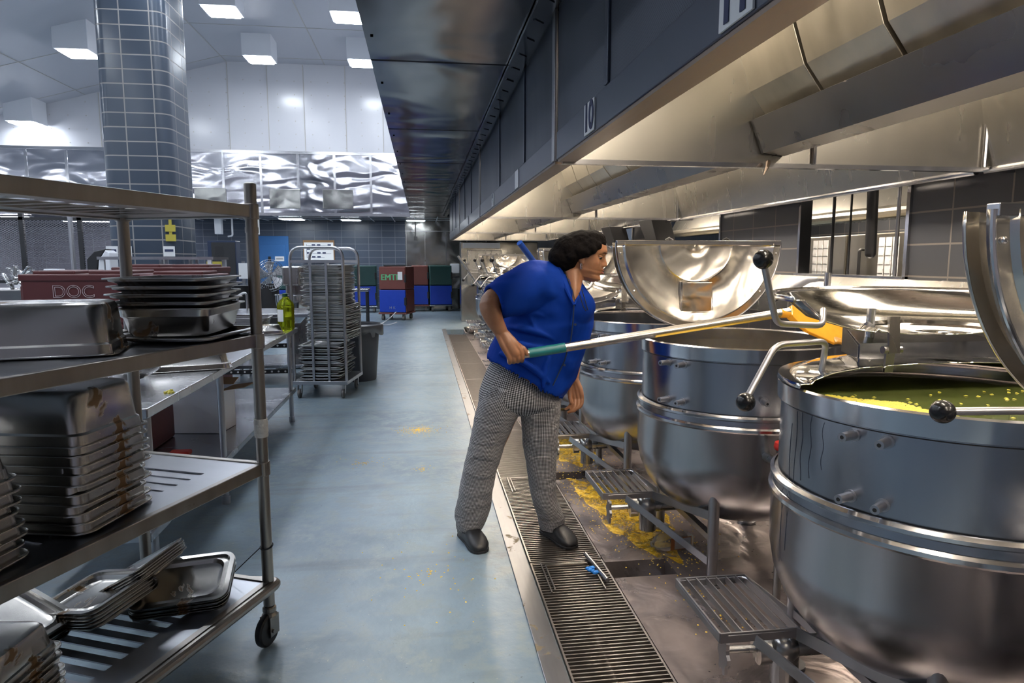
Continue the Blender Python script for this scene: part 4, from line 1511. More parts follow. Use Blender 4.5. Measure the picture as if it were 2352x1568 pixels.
MR = Matrix.Translation((RX, RY, 0)) @ Matrix.Rotation(RZ, 4, 'Z')


def pan_mesh(L, W, D, taper=0.018, rim=0.014, rad=0.045):
    m = MB()
    rings = [rrect(L, W, rad, -0.004), rrect(L, W, rad, 0.0), rrect(L - 2 * rim, W - 2 * rim, rad - 0.01, 0.0),
             rrect(L - 2 * rim - 0.004, W - 2 * rim - 0.004, rad - 0.01, -0.01)]
    if D > 0.05:
        rings.append(rrect(L - 2 * rim - 0.008, W - 2 * rim - 0.008, rad - 0.01, -0.028))
        rings.append(rrect(L - 2 * rim - 0.020, W - 2 * rim - 0.020, rad - 0.01, -0.034))
    rings.append(rrect(L - 2 * rim - 2 * taper, W - 2 * rim - 2 * taper, rad, -D + 0.018))
    rings.append(rrect(L - 2 * rim - 2 * taper - 0.012, W - 2 * rim - 2 * taper - 0.012, rad, -D + 0.005))
    rings.append(rrect(L - 2 * rim - 2 * taper - 0.035, W - 2 * rim - 2 * taper - 0.035, rad, -D))
    m.loft(rings, False, True)
    return m


def pan(name, L, W, D, mat, label, group=None, cat='pan'):
    o = pan_mesh(L, W, D).build(name, mat, smooth=True, solid=0.002, recalc=False)
    tag(o, label, cat, group)
    return o

deep = pan('deep_pan', 0.53, 0.325, 0.15, 'pan', 'topmost upside down deep pan in the tall stack on the third shelf', 'upside down deep pans on the third rack shelf')
cA = Vector((-1.166, 2.132))
rA = -R(13)
nA = 10
zA = 0.735
STAIN = ['bottom', 'second', 'third', 'fourth', 'fifth', 'sixth', 'seventh', 'eighth', 'ninth', 'topmost']
def place_inv(o, c, z, rz, tilt=0.0):
    o.location = (c[0], c[1], z)
    o.rotation_euler = (PI + tilt, 0, rz)
for k in range(nA):
    o = deep if k == nA - 1 else dup(deep)
    j = random.uniform(-0.012, 0.012)
    place_inv(o, (cA.x + j, cA.y + random.uniform(-0.006, 0.006)), zA + 0.004 + 0.0275 * k, rA + random.uniform(-0.03, 0.03))
    o['label'] = 'upside down deep pan in the tall stack on the third shelf, %s from the shelf' % STAIN[k] if k < nA - 1 else deep['label']
cB = Vector((-1.315, 1.73))
for k in range(8):
    o = dup(deep, label='upside down deep pan in the stack cut by the left photo edge, %s in it' % (['bottom', 'second', 'third', 'fourth', 'fifth', 'sixth', 'seventh', 'top'][k]))
    place_inv(o, (cB.x + random.uniform(-0.01, 0.01), cB.y), zA + 0.004 + 0.03 * k, rA + random.uniform(-0.03, 0.03))
# second shelf: upside down pan and the mixed stack
o = dup(deep, label='single upside down deep pan at the left edge of the second shelf')
o['group'] = 'pans on the second rack shelf'
place_inv(o, (-1.185, 2.165), 1.226, R(13))
del o['group']
s0 = at(354, 775, 2.46)
rS = R(-1)
sx, sy = -0.865, 2.63
fl = pan('sheet_pan', 0.46, 0.36, 0.02, 'pandk', 'flat tray under the mixed pan stack on the second shelf', cat='tray')
fl.location = (sx + 0.03, sy - 0.08, 1.244)
fl.rotation_euler = (0.0, 0, rS + 1.4)
dp = pan('deep_pan', 0.45, 0.325, 0.10, 'pan', 'upright deep pan carrying four shallow pans on the second shelf')
dp.location = (sx, sy - 0.05, 1.340)
dp.rotation_euler = (0, 0, rS + PI / 2)
sh = pan('shallow_pan', 0.46, 0.335, 0.035, 'pandk', 'shallow pan on the second shelf stack, topmost', 'shallow pans on top of the upright deep pan')
for k in range(4):
    o = sh if k == 3 else dup(sh, label='shallow pan on the second shelf stack, %s above the deep pan' % ['first', 'second', 'third'][k])
    o.location = (sx - 0.01 + random.uniform(-0.006, 0.006), sy - 0.06 + random.uniform(-0.006, 0.006), 1.362 + 0.0265 * k)
    o.rotation_euler = (0, 0, rS + PI / 2 + random.uniform(-0.02, 0.02))
# bottom shelf: leaning stacks of half trays
half = pan('shallow_pan', 0.325, 0.265, 0.022, 'pan', 'stained square tray on top of the leaning stack near the rack post', 'square trays leaning near the rack post')
def tray_stack(c, z0, n, rz, tx, ty, group, labs, step=0.0085, mat=None):
    E_ = Euler((tx, ty, rz))
    nrm = E_.to_matrix() @ Vector((0, 0, 1))
    for k in range(n):
        q = Vector((c[0], c[1], z0)) + nrm * (step * k) + Vector((random.uniform(-0.004, 0.004), random.uniform(-0.004, 0.004), 0))
        if group == 'square trays leaning near the rack post' and k == n - 1:
            o = half
        else:
            o = dup(half)
        o['group'] = group
        o.location = q
        o.rotation_euler = E_
        o['label'] = labs[0] if k == n - 1 else labs[1]
cc = (-0.885, 2.47)
tray_stack(cc, 0.30, 6, R(6), R(14), R(-2), 'square trays leaning near the rack post', ('stained square tray on top of the leaning stack near the rack post', 'lower square tray in the leaning stack near the rack post'))
tray_stack((-1.13, 2.36), 0.31, 6, R(-30), R(8), R(-12), 'trays in the middle heap of the bottom shelf', ('dark tray with a burnt patch on top of the middle heap, bottom shelf', 'lower tray in the middle heap of the bottom shelf'), 0.012)
tray_stack((-1.06, 2.50), 0.335, 5, R(-22), R(6), R(-30), 'trays standing between the two heaps', ('steeply leaning tray between the two heaps, outermost', 'steeply leaning tray between the two heaps'), 0.010)
tray_stack((-1.36, 2.22), 0.32, 5, R(-25), R(5), R(18), 'trays in the left heap of the bottom shelf', ('dark tray on top of the left heap, bottom shelf', 'lower tray in the left heap of the bottom shelf'), 0.014)
for k in range(7):
    o = dup(deep, label='upside down pan at the lower left corner of the photo, %s in its stack' % (['bottom', 'second', 'third', 'fourth', 'fifth', 'sixth', 'top'][k]))
    o['group'] = 'pans at the lower left corner'
    place_inv(o, (-1.30 + random.uniform(-0.01, 0.01), 1.88), 0.262 + 0.022 * k, rA + 0.1 + random.uniform(-0.03, 0.03))
    o.scale = (0.9, 0.85, 0.55)

# ================================================================ PREP TABLE behind the rack
def table(lab, x0, x1, y0, y1, z, legs, shelf=None, perforated=False):
    t = thing('prep_table', lab, 'table', (x0, y0, 0))
    W, L = x1 - x0, y1 - y0
    m = MB()
    m.box(0, W, 0, L, z - 0.045, z)
    m.build('table_top', 'table', t, bevel=0.006)
    if shelf:
        m = MB()
        m.box(0.03, W - 0.03, 0.03, L - 0.03, shelf - 0.04, shelf)
        m.build('lower_shelf', 'table', t, bevel=0.004)
    for lx, ly in legs:
        m = MB()
        m.cyl((lx, ly, 0.03), (lx, ly, z - 0.045), 0.02, n=16)
        m.cyl((lx, ly, 0.0), (lx, ly, 0.05), 0.026, n=16)
        m.build('leg', 'leg' if not perforated else 'dark', t, smooth=True)
    return t
T1 = table('long steel prep table behind the pan rack', -1.95, -1.175, 2.98, 6.5, 0.87, [(0.72, 0.12), (0.72, 1.22), (0.72, 3.36), (0.05, 0.12), (0.05, 3.36), (0.05, 1.22)], 0.30)
m = MB()
m.box(0.05, 0.74, 3.35, 3.365, 0.46, 0.50)
m.box(0.05, 0.74, 3.35, 3.365, 0.70, 0.74)
b_ = m.build('perforated_strut', 'dark', T1)
m = MB()
for k in range(11):
    for zz in (0.48, 0.72):
        m.cyl((0.08 + 0.06 * k, 3.348, zz), (0.08 + 0.06 * k, 3.350, zz), 0.009, n=10)
m.build('strut_holes', 'paper', b_)
# white carton with brown flaps on the lower shelf
t = thing('cardboard_box', 'open white carton with brown flap on the lower table shelf', 'box', (-1.56, 4.92, 0.302), rz=R(-8))
m = MB()
for a in ((-0.17, 0.17, -0.13, -0.125), (-0.17, 0.17, 0.125, 0.13), (-0.17, -0.165, -0.13, 0.13), (0.165, 0.17, -0.13, 0.13)):
    m.box(*a, 0, 0.30)
m.box(-0.17, 0.17, -0.13, 0.13, 0, 0.004)
m.build('carton_body', 'card', t)
m = MB()
m.poly([(0.17, -0.12, 0.30), (0.17, 0.12, 0.30), (0.34, 0.10, 0.325), (0.34, -0.10, 0.325)], (0, 0, -0.004))
m.poly([(-0.16, 0.13, 0.30), (0.16, 0.13, 0.30), (0.15, 0.26, 0.33), (-0.15, 0.26, 0.33)], (0, 0, -0.004))
m.build('flap', 'kraft', t)
m = MB()
m.poly([(-0.165, -0.13, 0.30), (0.165, -0.13, 0.30), (0.16, -0.135, 0.44), (-0.16, -0.135, 0.44)], (0, -0.004, 0))
m.build('front_flap', 'card', t)
t = thing('plastic_crate', 'dark maroon crate on the lower table shelf behind the carton', 'crate', (-1.80, 4.55, 0.302))
m = MB()
m.box(-0.12, 0.10, -0.2, 0.2, 0, 0.24)
m.build('crate_body', 'maroon', t, bevel=0.015)
m = MB()
m.box(-0.13, 0.11, -0.21, 0.21, 0.24, 0.26)
m.build('crate_rim', 'maroon', t, bevel=0.006)
m = MB()
m.box(-0.06, 0.06, -0.04, 0.04, 0, 0.03)
tag(m.build('red_lid', 'red', loc=(-1.5, 4.25, 0.302), bevel=0.01), 'small red lid lying on the lower table shelf', 'lid')
# pans, bowl, jug on the table
def put(L, W, D, mat, lab, loc, rot, name='deep_pan'):
    o = pan(name, L, W, D, mat, lab)
    o.location = loc
    o.rotation_euler = rot
    return o
put(0.48, 0.34, 0.11, 'pan', 'upside down stained deep pan on the near end of the prep table', (-1.385, 4.12, 0.874), (PI, 0, R(18)))
put(0.32, 0.27, 0.03, 'pandk', 'shallow pan lying on the upside down pan of the prep table', (-1.40, 4.15, 0.976), (PI, 0, R(8)), 'shallow_pan')
put(0.36, 0.32, 0.13, 'pandk', 'upright deep pan near the oil jug on the prep table', (-1.52, 6.15, 1.002), (0, 0, R(4)))
put(0.22, 0.17, 0.08, 'pan', 'small upside down pan beside the oil jug', (-1.30, 5.94, 0.874), (PI, 0, R(20)))
m = MB()
m.lathe([(0.145, 0.11), (0.14, 0.108), (0.12, 0.05), (0.075, 0.012), (0.001, 0.0)], 36)
o = m.build('mixing_bowl', 'pan', smooth=True, solid=0.003, loc=(-1.42, 3.62, 0.905))
o.rotation_euler = (R(8), R(-22), 0)
tag(o, 'tilted steel mixing bowl on the prep table behind the tall stack', 'bowl')
m = MB()
for k in range(14):
    m.ball((-1.20 + random.uniform(-0.03, 0.01), 3.35 + random.uniform(-0.04, 0.04), 0.873), 0.006, 6)
tag(m.build('pea_crumbs', 'bean'), 'yellow crumbs on the corner of the prep table', 'split peas', kind='stuff')
pj = Vector((-1.235, 6.28, 0.871))
t = thing('oil_jug', 'yellow green oil jug with dark green cap on the table end', 'jug', pj)
m = MB()
R0 = 0.076
prof = [(0.001, 0.0), (0.066, 0.0), (0.074, 0.012), (R0, 0.04)]
for k in range(5):
    z = 0.06 + k * 0.03
    prof += [(R0 - 0.003, z), (R0, z + 0.012)]
prof += [(R0, 0.215), (0.07, 0.24), (0.05, 0.27), (0.026, 0.292), (0.022, 0.305), (0.001, 0.306)]
m.lathe(prof, 36)
m.build('jug_body', 'oil', t, smooth=True)
m = MB()
m.lathe([(0.001, 0.304), (0.024, 0.304), (0.025, 0.33), (0.018, 0.335), (0.001, 0.336)], 24)
m.build('jug_cap', 'greencap', t, smooth=True)
m = MB()
m.lathe([(R0 + 0.001, 0.08), (R0 + 0.001, 0.19)], 10, -PI / 2 - 1.0, -PI / 2 - 0.1)
m.build('jug_label', 'paper', t)
pj = Vector((-1.75, 5.35, 0.871))
t = thing('white_jug', 'white plastic jug behind the rack post on the table', 'jug', pj)
m = MB()
m.lathe([(0.001, 0.0), (0.09, 0.0), (0.1, 0.02), (0.1, 0.17), (0.07, 0.23), (0.03, 0.26), (0.001, 0.262)], 32)
m.build('jug_body', 'whitep', t, smooth=True)
m = MB()
m.lathe([(0.032, 0.258), (0.034, 0.29), (0.001, 0.292)], 20)
m.build('jug_cap', 'whitep', t, smooth=True)
# second table further back with a mixer bowl
T2 = table('steel table between the blue door and the pan trolley', -2.45, -1.22, 8.2, 9.2, 0.87, [(0.06, 0.06), (1.17, 0.06), (0.06, 0.94), (1.17, 0.94)], 0.25, True)

# ================================================================ TROLLEY WITH SHEET PANS
cx, cy, cr = -1.065, 7.70, R(-9)
t = thing('pan_trolley', 'wheeled trolley with hooped aluminium ends holding stacked sheet pans', 'trolley', (cx, cy, 0), rz=cr)
Wc, Lc = 0.60, 0.68
m = MB()
m.box(-Wc / 2, Wc / 2, -Lc / 2, Lc / 2, 0.155, 0.195)
m.build('platform', 'alu', t, bevel=0.004)
for i, yy in enumerate((-Lc / 2 + 0.02, Lc / 2 - 0.02)):
    m = MB()
    w = Wc / 2 - 0.015
    m.tube([(-w, yy, 0.19), (-w, yy, 1.64), (w, yy, 1.64), (w, yy, 0.19)], 0.0165, 12, 0.13)
    m.beam((-w, yy, 1.49), (w, yy, 1.49), 0.026, 0.03)
    for xx in (-0.07, 0.10):
        m.beam((xx, yy, 0.19), (xx, yy, 1.49), 0.024, 0.02, (0, 1, 0))
    m.build('end_hoop', 'alu', t, smooth=True)
for sx in (-1, 1):
    for sy in (-1, 1):
        x, y = sx * (Wc / 2 - 0.06), sy * (Lc / 2 - 0.06)
        m = MB()
        m.box(x - 0.03, x + 0.03, y - 0.03, y + 0.03, 0.145, 0.155)
        m.beam((x - 0.022, y, 0.15), (x - 0.022, y - 0.02, 0.055), 0.004, 0.04)
        m.beam((x + 0.022, y, 0.15), (x + 0.022, y - 0.02, 0.055), 0.004, 0.04)
        f = m.build('caster_fork', 'alu', t)
        m = MB()
        m.lathe([(0.012, -0.014), (0.035, -0.014), (0.048, -0.012), (0.052, 0), (0.048, 0.012), (0.035, 0.014), (0.012, 0.014)], 24)
        wv = m.build('caster_wheel', 'wheelg', f, smooth=True, loc=(x, y - 0.02, 0.053))
        wv.rotation_euler = (0, PI / 2, 0)
shp = pan('sheet_pan', 0.60, 0.45, 0.02, 'sheet', 'sheet pan in the tall stack on the trolley', 'sheet pans stacked on the trolley', 'tray')
z = 0.205
cnt = 0
used = False
rnd = random.Random(4)
while z < 1.44:
    if z < 0.60:
        ox, oy, rz_, tl = -0.01 + rnd.uniform(-0.02, 0.03), rnd.uniform(-0.03, 0.03), rnd.uniform(-0.06, 0.06), rnd.uniform(-0.02, 0.02)
        lab = 'sheet pan in the lower untidy pile of the trolley'
        grp = 'sheet pans in the lower pile of the trolley'
    else:
        ox = 0.075 - 0.05 * (z > 1.0) + rnd.uniform(-0.02, 0.02)
        oy, rz_, tl = 0.03 + rnd.uniform(-0.02, 0.02), rnd.uniform(-0.05, 0.05), rnd.uniform(-0.005, 0.005)
        lab, grp = 'sheet pan in the tall upper stack of the trolley', 'sheet pans in the upper stack of the trolley'
    o = dup(shp) if used else shp
    used = True
    o['label'], o['group'] = lab, grp
    q = Matrix.Rotation(cr, 4, 'Z') @ Vector((ox, oy, 0))
    o.location = (cx + q.x, cy + q.y, z + 0.02)
    o.rotation_euler = (tl, tl, cr + PI / 2 + rz_)
    z += 0.0145 if z > 0.6 else 0.0175
    if 0.57 < z < 0.60:
        z = 0.62
t = thing('trash_bin', 'dark grey plastic bin with rolled rim behind the pan trolley', 'bin', (-0.80, 8.55, 0))
m = MB()
m.lathe([(0.001, 0.0), (0.20, 0.0), (0.205, 0.02), (0.255, 0.66), (0.285, 0.66), (0.29, 0.68), (0.285, 0.70), (0.25, 0.70), (0.245, 0.62), (0.19, 0.03), (0.001, 0.03)], 40)
m.build('bin_body', 'bin', t, smooth=True)
m = MB()
rr = []
for k, (r, zz) in enumerate(((0.24, 0.55), (0.262, 0.715), (0.298, 0.70), (0.302, 0.60))):
    rr.append([(r * (1 + 0.03 * math.sin(7 * a + k)) * math.cos(a), r * (1 + 0.03 * math.sin(7 * a + k)) * math.sin(a), zz + 0.03 * math.sin(5 * a) * (k == 3)) for a in [2 * PI * j / 48 for j in range(48)]])
m.loft(rr, False, False)
m.build('bin_liner', 'binbag', t, smooth=True, solid=0.002)
m = MB()
a = Vector((-0.53, 8.5, 0.70))
for e in (at(910, 716, 8.6), at(912, 740, 8.6)):
    m.tube([a, (a + e) / 2 + Vector((0, 0, -0.02)), e], 0.006, 8, 0.05)
tag(m.build('white_strap', 'whitep', smooth=True), 'two thin white straps sticking out beside the grey bin', 'strap')

# ================================================================ FOOD CARRIERS
def carrier_stack(x, y, rz, top, bot, lab, letters=None, body='brownp', w=0.65, d=0.55, handside=True):
    """two insulated boxes on a dolly; doors face -y"""
    T = Matrix.Translation((x, y, 0)) @ Matrix.Rotation(rz, 4, 'Z')
    dl = thing('dolly', 'low wheeled dolly under ' + lab, 'dolly', (x, y, 0), rz=rz, group='dollies under the food carriers')
    m = MB()
    m.box(-w / 2 - 0.02, w / 2 + 0.02, -d / 2 - 0.02, d / 2 + 0.02, 0.155, 0.195)
    m.build('deck', body if body == 'brownp' else 'rim', dl, bevel=0.01)
    for sx in (-1, 1):
        for sy in (-1, 1):
            xx, yy = sx * (w / 2 - 0.08), sy * (d / 2 - 0.07)
            m = MB()
            m.box(xx - 0.03, xx + 0.03, yy - 0.03, yy + 0.03, 0.10, 0.155)
            m.cyl((xx - 0.03, yy, 0.06), (xx + 0.03, yy, 0.06), 0.06, n=20)
            m.build('caster', 'wheelg', dl)
    for i, (bc, dc, z0) in enumerate(((body, bot, 0.197), (body, top, 0.775))):
        H = 0.575
        c = thing('food_carrier', ('lower ' if i == 0 else 'upper ') + 'insulated box of ' + lab, 'food carrier', (x, y, z0), rz=rz, group='insulated food carriers')
        m = MB()
        m.box(-w / 2, w / 2, -d / 2 + 0.05, d / 2, 0, H)
        m.build('carrier_body', bc, c, bevel=0.02)
        m = MB()
        m.box(-w / 2 + 0.01, w / 2 - 0.01, -d / 2, -d / 2 + 0.055, 0.01, H - 0.01)
        dr = m.build('carrier_door', dc, c, bevel=0.012)
        m = MB()
        m.box(w / 2 - 0.04, w / 2 + 0.012, -d / 2 - 0.015, -d / 2 + 0.06, 0.18, 0.38)
        m.build('latch', 'dark', c, bevel=0.01)
        if i == 1 and letters:
            for ox_ in (-0.005, 0.0, 0.005):
                text(letters, 0.21, 'greenink', dr, (-0.03 + ox_, -d / 2 - 0.004 - ox_ * 0.05, 0.30), (PI / 2, 0, 0), ext=0.002)
        if i == 0 and letters:
            text('H K', 0.10, 'labelw', dr, (0.0, -d / 2 - 0.003, 0.12), (PI / 2, 0, 0), ext=0.001, offset=-0.001)
    if handside:
        pass
carrier_stack(-0.64, 17.35, R(-17), 'brownp', 'bluep', 'the red carrier stack lettered in green', 'EMTR', w=0.70, d=0.72)
m = MB()
m.box(0.16, 0.28, -0.385, -0.379, 1.02, 1.22)
pn = m.build('paper_note', 'paper', loc=(-0.64, 17.35, 0))
pn.rotation_euler = (0, 0, R(-17))
tag(pn, 'white paper note on the red carrier door', 'paper')
carrier_stack(-0.06, 20.2, R(0), 'brownp', 'bluep', 'the carrier stack behind the red one, half hidden', body='brownp', w=0.5)
carrier_stack(0.52, 20.2, R(6), 'greenp', 'bluep', 'the green carrier stack by the steel wall', body='greenp', w=0.66, d=0.7)
carrier_stack(-1.62, 19.9, R(0), 'greenp', 'bluep', 'the green carrier stack behind the sink', body='greenp', w=0.62)
carrier_stack(-3.35, 17.6, R(0), 'greenp', 'bluep', 'the green carrier stack beside the blue door', body='greenp', w=0.5)
m = MB()
m.box(-0.95, -0.4, 17.1, 17.5, 1.352, 1.39)
tag(m.build('flat_tray', 'dark', bevel=0.01), 'dark flat tray on top of the red carrier', 'tray')
# hand sink in front of the green carriers
t = thing('hand_sink', 'small steel sink with tap in front of the green carriers', 'sink', (-1.55, 15.6, 0))
m = MB()
m.box(-0.45, 0.35, -0.3, 0.3, 0.80, 0.86)
m.build('sink_top', 'table', t, bevel=0.01)
m = MB()
m.box(-0.3, 0.0, -0.2, 0.2, 0.56, 0.80)
m.build('basin', 'table', t, bevel=0.02)
for xx in (-0.4, 0.3):
    for yy in (-0.25, 0.25):
        m = MB()
        m.cyl((xx, yy, 0), (xx, yy, 0.80), 0.02, n=10)
        m.build('leg', 'dark', t)
m = MB()
m.tube([(-0.25, 0.22, 0.86), (-0.25, 0.22, 1.06), (-0.2, 0.05, 1.12), (-0.12, -0.05, 0.98)], 0.012, 8, 0.05)
m.cyl((-0.33, 0.22, 0.86), (-0.33, 0.22, 0.95), 0.014, n=8)
m.cyl((-0.12, 0.22, 0.86), (-0.12, 0.22, 0.95), 0.014, n=8)
m.build('tap', 'rim', t, smooth=True)
# steel hand wash unit on the far steel wall
t = thing('wall_sink', 'white paper dispenser and small sink at the far steel wall', 'sink', (1.02, 20.85, 0))
m = MB()
m.box(-0.2, 0.2, -0.1, 0.1, 0.62, 1.0)
m.build('sink_body', 'clad', t, bevel=0.02)
m = MB()
m.box(-0.14, 0.14, -0.05, 0.1, 1.1, 1.4)
m.build('dispenser', 'whitep', t, bevel=0.02)
for xx in (-0.12, 0.12):
    m = MB()
    m.cyl((xx, 0, 0), (xx, 0, 0.62), 0.02, n=8)
    m.build('leg', 'dark', t)
m = MB()
m.cyl((-0.17, 20.6, 2.66), (-0.17, 20.6, 2.2), 0.015, n=8)
m.box(-0.22, -0.12, 20.55, 20.65, 2.1, 2.22)
tag(m.build('pull_cord_box', 'dark'), 'small box hanging from the low ceiling near the aisle end', 'switch box')
# DOC carriers
def wide_carrier(x0, x1, y0, y1, z1, lab, letters=None):
    t = thing('food_carrier', lab, 'food carrier', (x0, y0, 0), group='maroon insulated carriers behind the rack')
    W, D = x1 - x0, y1 - y0
    m = MB()
    m.box(0, W, 0, D, 0.92, z1 - 0.04)
    m.box(0.2, W, 0.0, D, 0.15, 0.92)
    m.build('carrier_body', 'maroon', t, bevel=0.02)
    m = MB()
    m.box(-0.01, W + 0.01, -0.012, D + 0.01, z1 - 0.075, z1 - 0.012)
    n = max(1, int(W / 0.45))
    for k in range(n):
        m.box(W * (k + 0.12) / n, W * (k + 0.88) / n, 0.1, D - 0.1, z1 - 0.02, z1 + 0.018)
    m.build('carrier_lid', 'maroon', t, bevel=0.012)
    m = MB()
    for k in range(3):
        m.box(0.2, W - 0.02, -0.01, 0.0, 0.80 + 0.045 * k, 0.825 + 0.045 * k)
    m.build('molded_rib', 'maroon', t, bevel=0.004)
    m = MB()
    m.box(-0.03, 0.0, 0.05, 0.20, 0.95, z1 - 0.12)
    m.build('latch', 'maroon', t, bevel=0.008)
    for xx in (0.28, W - 0.1):
        for yy in (0.1, D - 0.1):
            m = MB()
            m.cyl((xx - 0.02, yy, 0.075), (xx + 0.02, yy, 0.075), 0.075, n=20)
            m.box(xx - 0.025, xx + 0.025, yy - 0.03, yy + 0.03, 0.075, 0.16)
            m.build('caster', 'wheelg', t)
    if letters:
        q = at(168, 671, 6.49)
        text(letters, 0.158, 'outline', t, (q.x - x0, -0.006, q.z), (PI / 2, 0, 0), fill=False)
    return t
wide_carrier(-3.56, -2.62, 6.5, 7.3, 1.39, 'maroon insulated carrier printed DOC behind the rack', 'DOC')
wide_carrier(-2.62 + 0.03, -2.02 + 0.02, 6.62, 7.3, 1.38, 'maroon carrier right of the one printed DOC')
wide_carrier(-3.25, -2.25, 7.6, 8.3, 1.44, 'maroon carrier lid just showing behind the front two')

# ================================================================ FAR LEFT AND BACK WALL
# blue door
t = bpy.data.objects.new('door_1', None)
COL.objects.link(t)
t.location = (-4.42, 21, 0)
t['kind'] = 'structure'
m = MB()
m.box(-0.46, 0.46, -0.05, 0, 0, 2.23)
m.build('door_frame', 'doorb', t, bevel=0.01)
m = MB()
m.box(-0.38, 0.38, -0.07, -0.05, 0.02, 1.98)
m.build('door_leaf', 'doorb', t, bevel=0.006)
m = MB()
m.box(-0.14, -0.06, -0.08, -0.07, 1.3, 1.62)
m.build('door_glass', 'dark', t)
m = MB()
m.box(0.06, 0.32, -0.08, -0.07, 1.48, 1.62)
s = m.build('door_sign', 'paper', t)
m = MB()
m.box(0.09, 0.29, -0.083, -0.08, 1.525, 1.575)
m.build('sign_print', 'labelw', s)
# poster board
t = thing('poster_board', 'yellow framed safety poster board on the tiled back wall', 'poster', (-3.08, 20.99, 1.85))
m = MB()
m.box(-0.46, 0.46, -0.03, 0, -0.42, 0.26)
m.build('board', 'kraft', t)
m = MB()
m.box(-0.43, 0.43, -0.035, -0.03, -0.42, 0.19)
p = m.build('poster_sheet', 'paper', t)
m = MB()
m.box(-0.36, -0.35, -0.037, -0.035, -0.27, 0.14)
for r in range(4):
    m.box(-0.36, 0.36 - 0.2 * (r % 2), -0.037, -0.035, 0.09 - 0.12 * r, 0.10 - 0.12 * r)
    for c in range(5 - (r % 2)):
        if (r + c) % 3:
            m.box(-0.36 + 0.155 * c, -0.26 + 0.155 * c, -0.038, -0.035, 0.09 - 0.12 * r, 0.14 - 0.12 * r)
m.build('poster_print', 'ink', p)
# electric control cabinet
t = thing('control_cabinet', 'dark blue electric cabinet left of the blue door', 'cabinet', (-4.86, 16.2, 0))
m = MB()
m.box(0, 0.62, 0, 0.4, 0.95, 1.95)
m.build('cabinet_body', 'navy', t, bevel=0.01)
m = MB()
m.box(0.09, 0.61, -0.02, 0, 0.97, 1.91)
d = m.build('cabinet_door', 'dark', t, bevel=0.005)
m = MB()
m.box(0.17, 0.36, -0.026, -0.02, 1.6, 1.82)
m.build('display', 'rubber', d)
m = MB()
for xx in (0.04, 0.54):
    m.box(xx, xx + 0.05, 0.05, 0.1, 0, 0.95)
    m.box(xx, xx + 0.05, 0.3, 0.35, 0, 0.95)
m.build('stand', 'dark', t)
# white wall lamps hanging from the low ceiling
for k, (px_, w_, h_, lb) in enumerate(((502, 0.17, 0.40, 'white box fixture hanging over the control cabinet'), (592, 0.05, 0.40, 'thin white fixture just right of the rack post top'))):
    q = at(px_, 520, 18.7)
    m = MB()
    m.box(q.x - w_ / 2, q.x + w_ / 2, 18.62, 18.8, 2.19, 2.67)
    tag(m.build('ceiling_fixture', 'boxw', bevel=0.01), lb, 'fixture')
m = MB()
q0, q1, q2 = at(505, 500, 18.65), at(530, 500, 18.65), at(532, 545, 18.65)
m.tube([(q0.x, 18.75, 2.6), (q1.x, 18.75, 2.62), (q2.x, 18.75, 2.15), (q0.x + 0.15, 18.75, 2.13)], 0.022, 8, 0.05)
tag(m.build('conduit', 'boxw', smooth=True), 'white pipe loop above the control cabinet', 'pipe')
# drum fan
t = thing('drum_fan', 'round wire drum fan on a dark barrel before the blue door', 'fan', (-2.93, 13.2, 0))
m = MB()
m.lathe([(0.001, 0), (0.25, 0), (0.27, 0.5), (0.25, 1.06), (0.001, 1.06)], 28, c=(-0.05, 0.1, 0))
m.build('barrel', 'dark', t, smooth=True)
c = Vector((0.10, 0, 1.22))
m = MB()
for rr_ in (0.06, 0.13, 0.20, 0.26, 0.30):
    m.tube([(c.x + rr_ * 0.86 * math.cos(a), c.y - 0.1 + (0.06 * (0.3 - rr_) / 0.3) * -1 + 0.3 * rr_ * math.cos(a), c.z + rr_ * math.sin(a)) for a in [2 * PI * k / 28 for k in range(28)]], 0.004, 5, closed=True)
for k in range(36):
    a = 2 * PI * k / 36
    m.cyl((c.x, c.y - 0.16, c.z), (c.x + 0.30 * 0.86 * math.cos(a), c.y - 0.1 + 0.09 * math.cos(a), c.z + 0.30 * math.sin(a)), 0.003, n=4)
m.build('guard', 'rim', t)
m = MB()
for k in range(5):
    a0 = 2 * PI * k / 5
    m.add([(c.x, c.y - 0.04, c.z), (c.x + 0.25 * math.cos(a0), c.y - 0.07, c.z + 0.27 * math.sin(a0)), (c.x + 0.25 * math.cos(a0 + 0.5), c.y - 0.04, c.z + 0.27 * math.sin(a0 + 0.5)),
           (c.x + 0.22 * math.cos(a0 + 0.95), c.y + 0.0, c.z + 0.24 * math.sin(a0 + 0.95))], [(0, 1, 2), (0, 2, 3)])
m.build('fan_blades', 'alu', t, solid=0.003)
m = MB()
m.cyl(c + Vector((0, -0.03, 0)), c + Vector((0, 0.16, -0.02)), 0.07, n=16)
m.cyl(c + Vector((0, 0.1, -0.05)), (c.x - 0.1, 0.1, 1.06), 0.03, n=8)
m.build('motor', 'dark', t, smooth=True)
# black barrel beside it
m = MB()
m.lathe([(0.001, 0), (0.27, 0), (0.29, 0.45), (0.27, 1.0), (0.29, 1.02), (0.001, 1.03)], 28, c=(-3.55, 13.5, 0))
tag(m.build('black_barrel', 'dark', smooth=True), 'black barrel left of the drum fan', 'barrel')
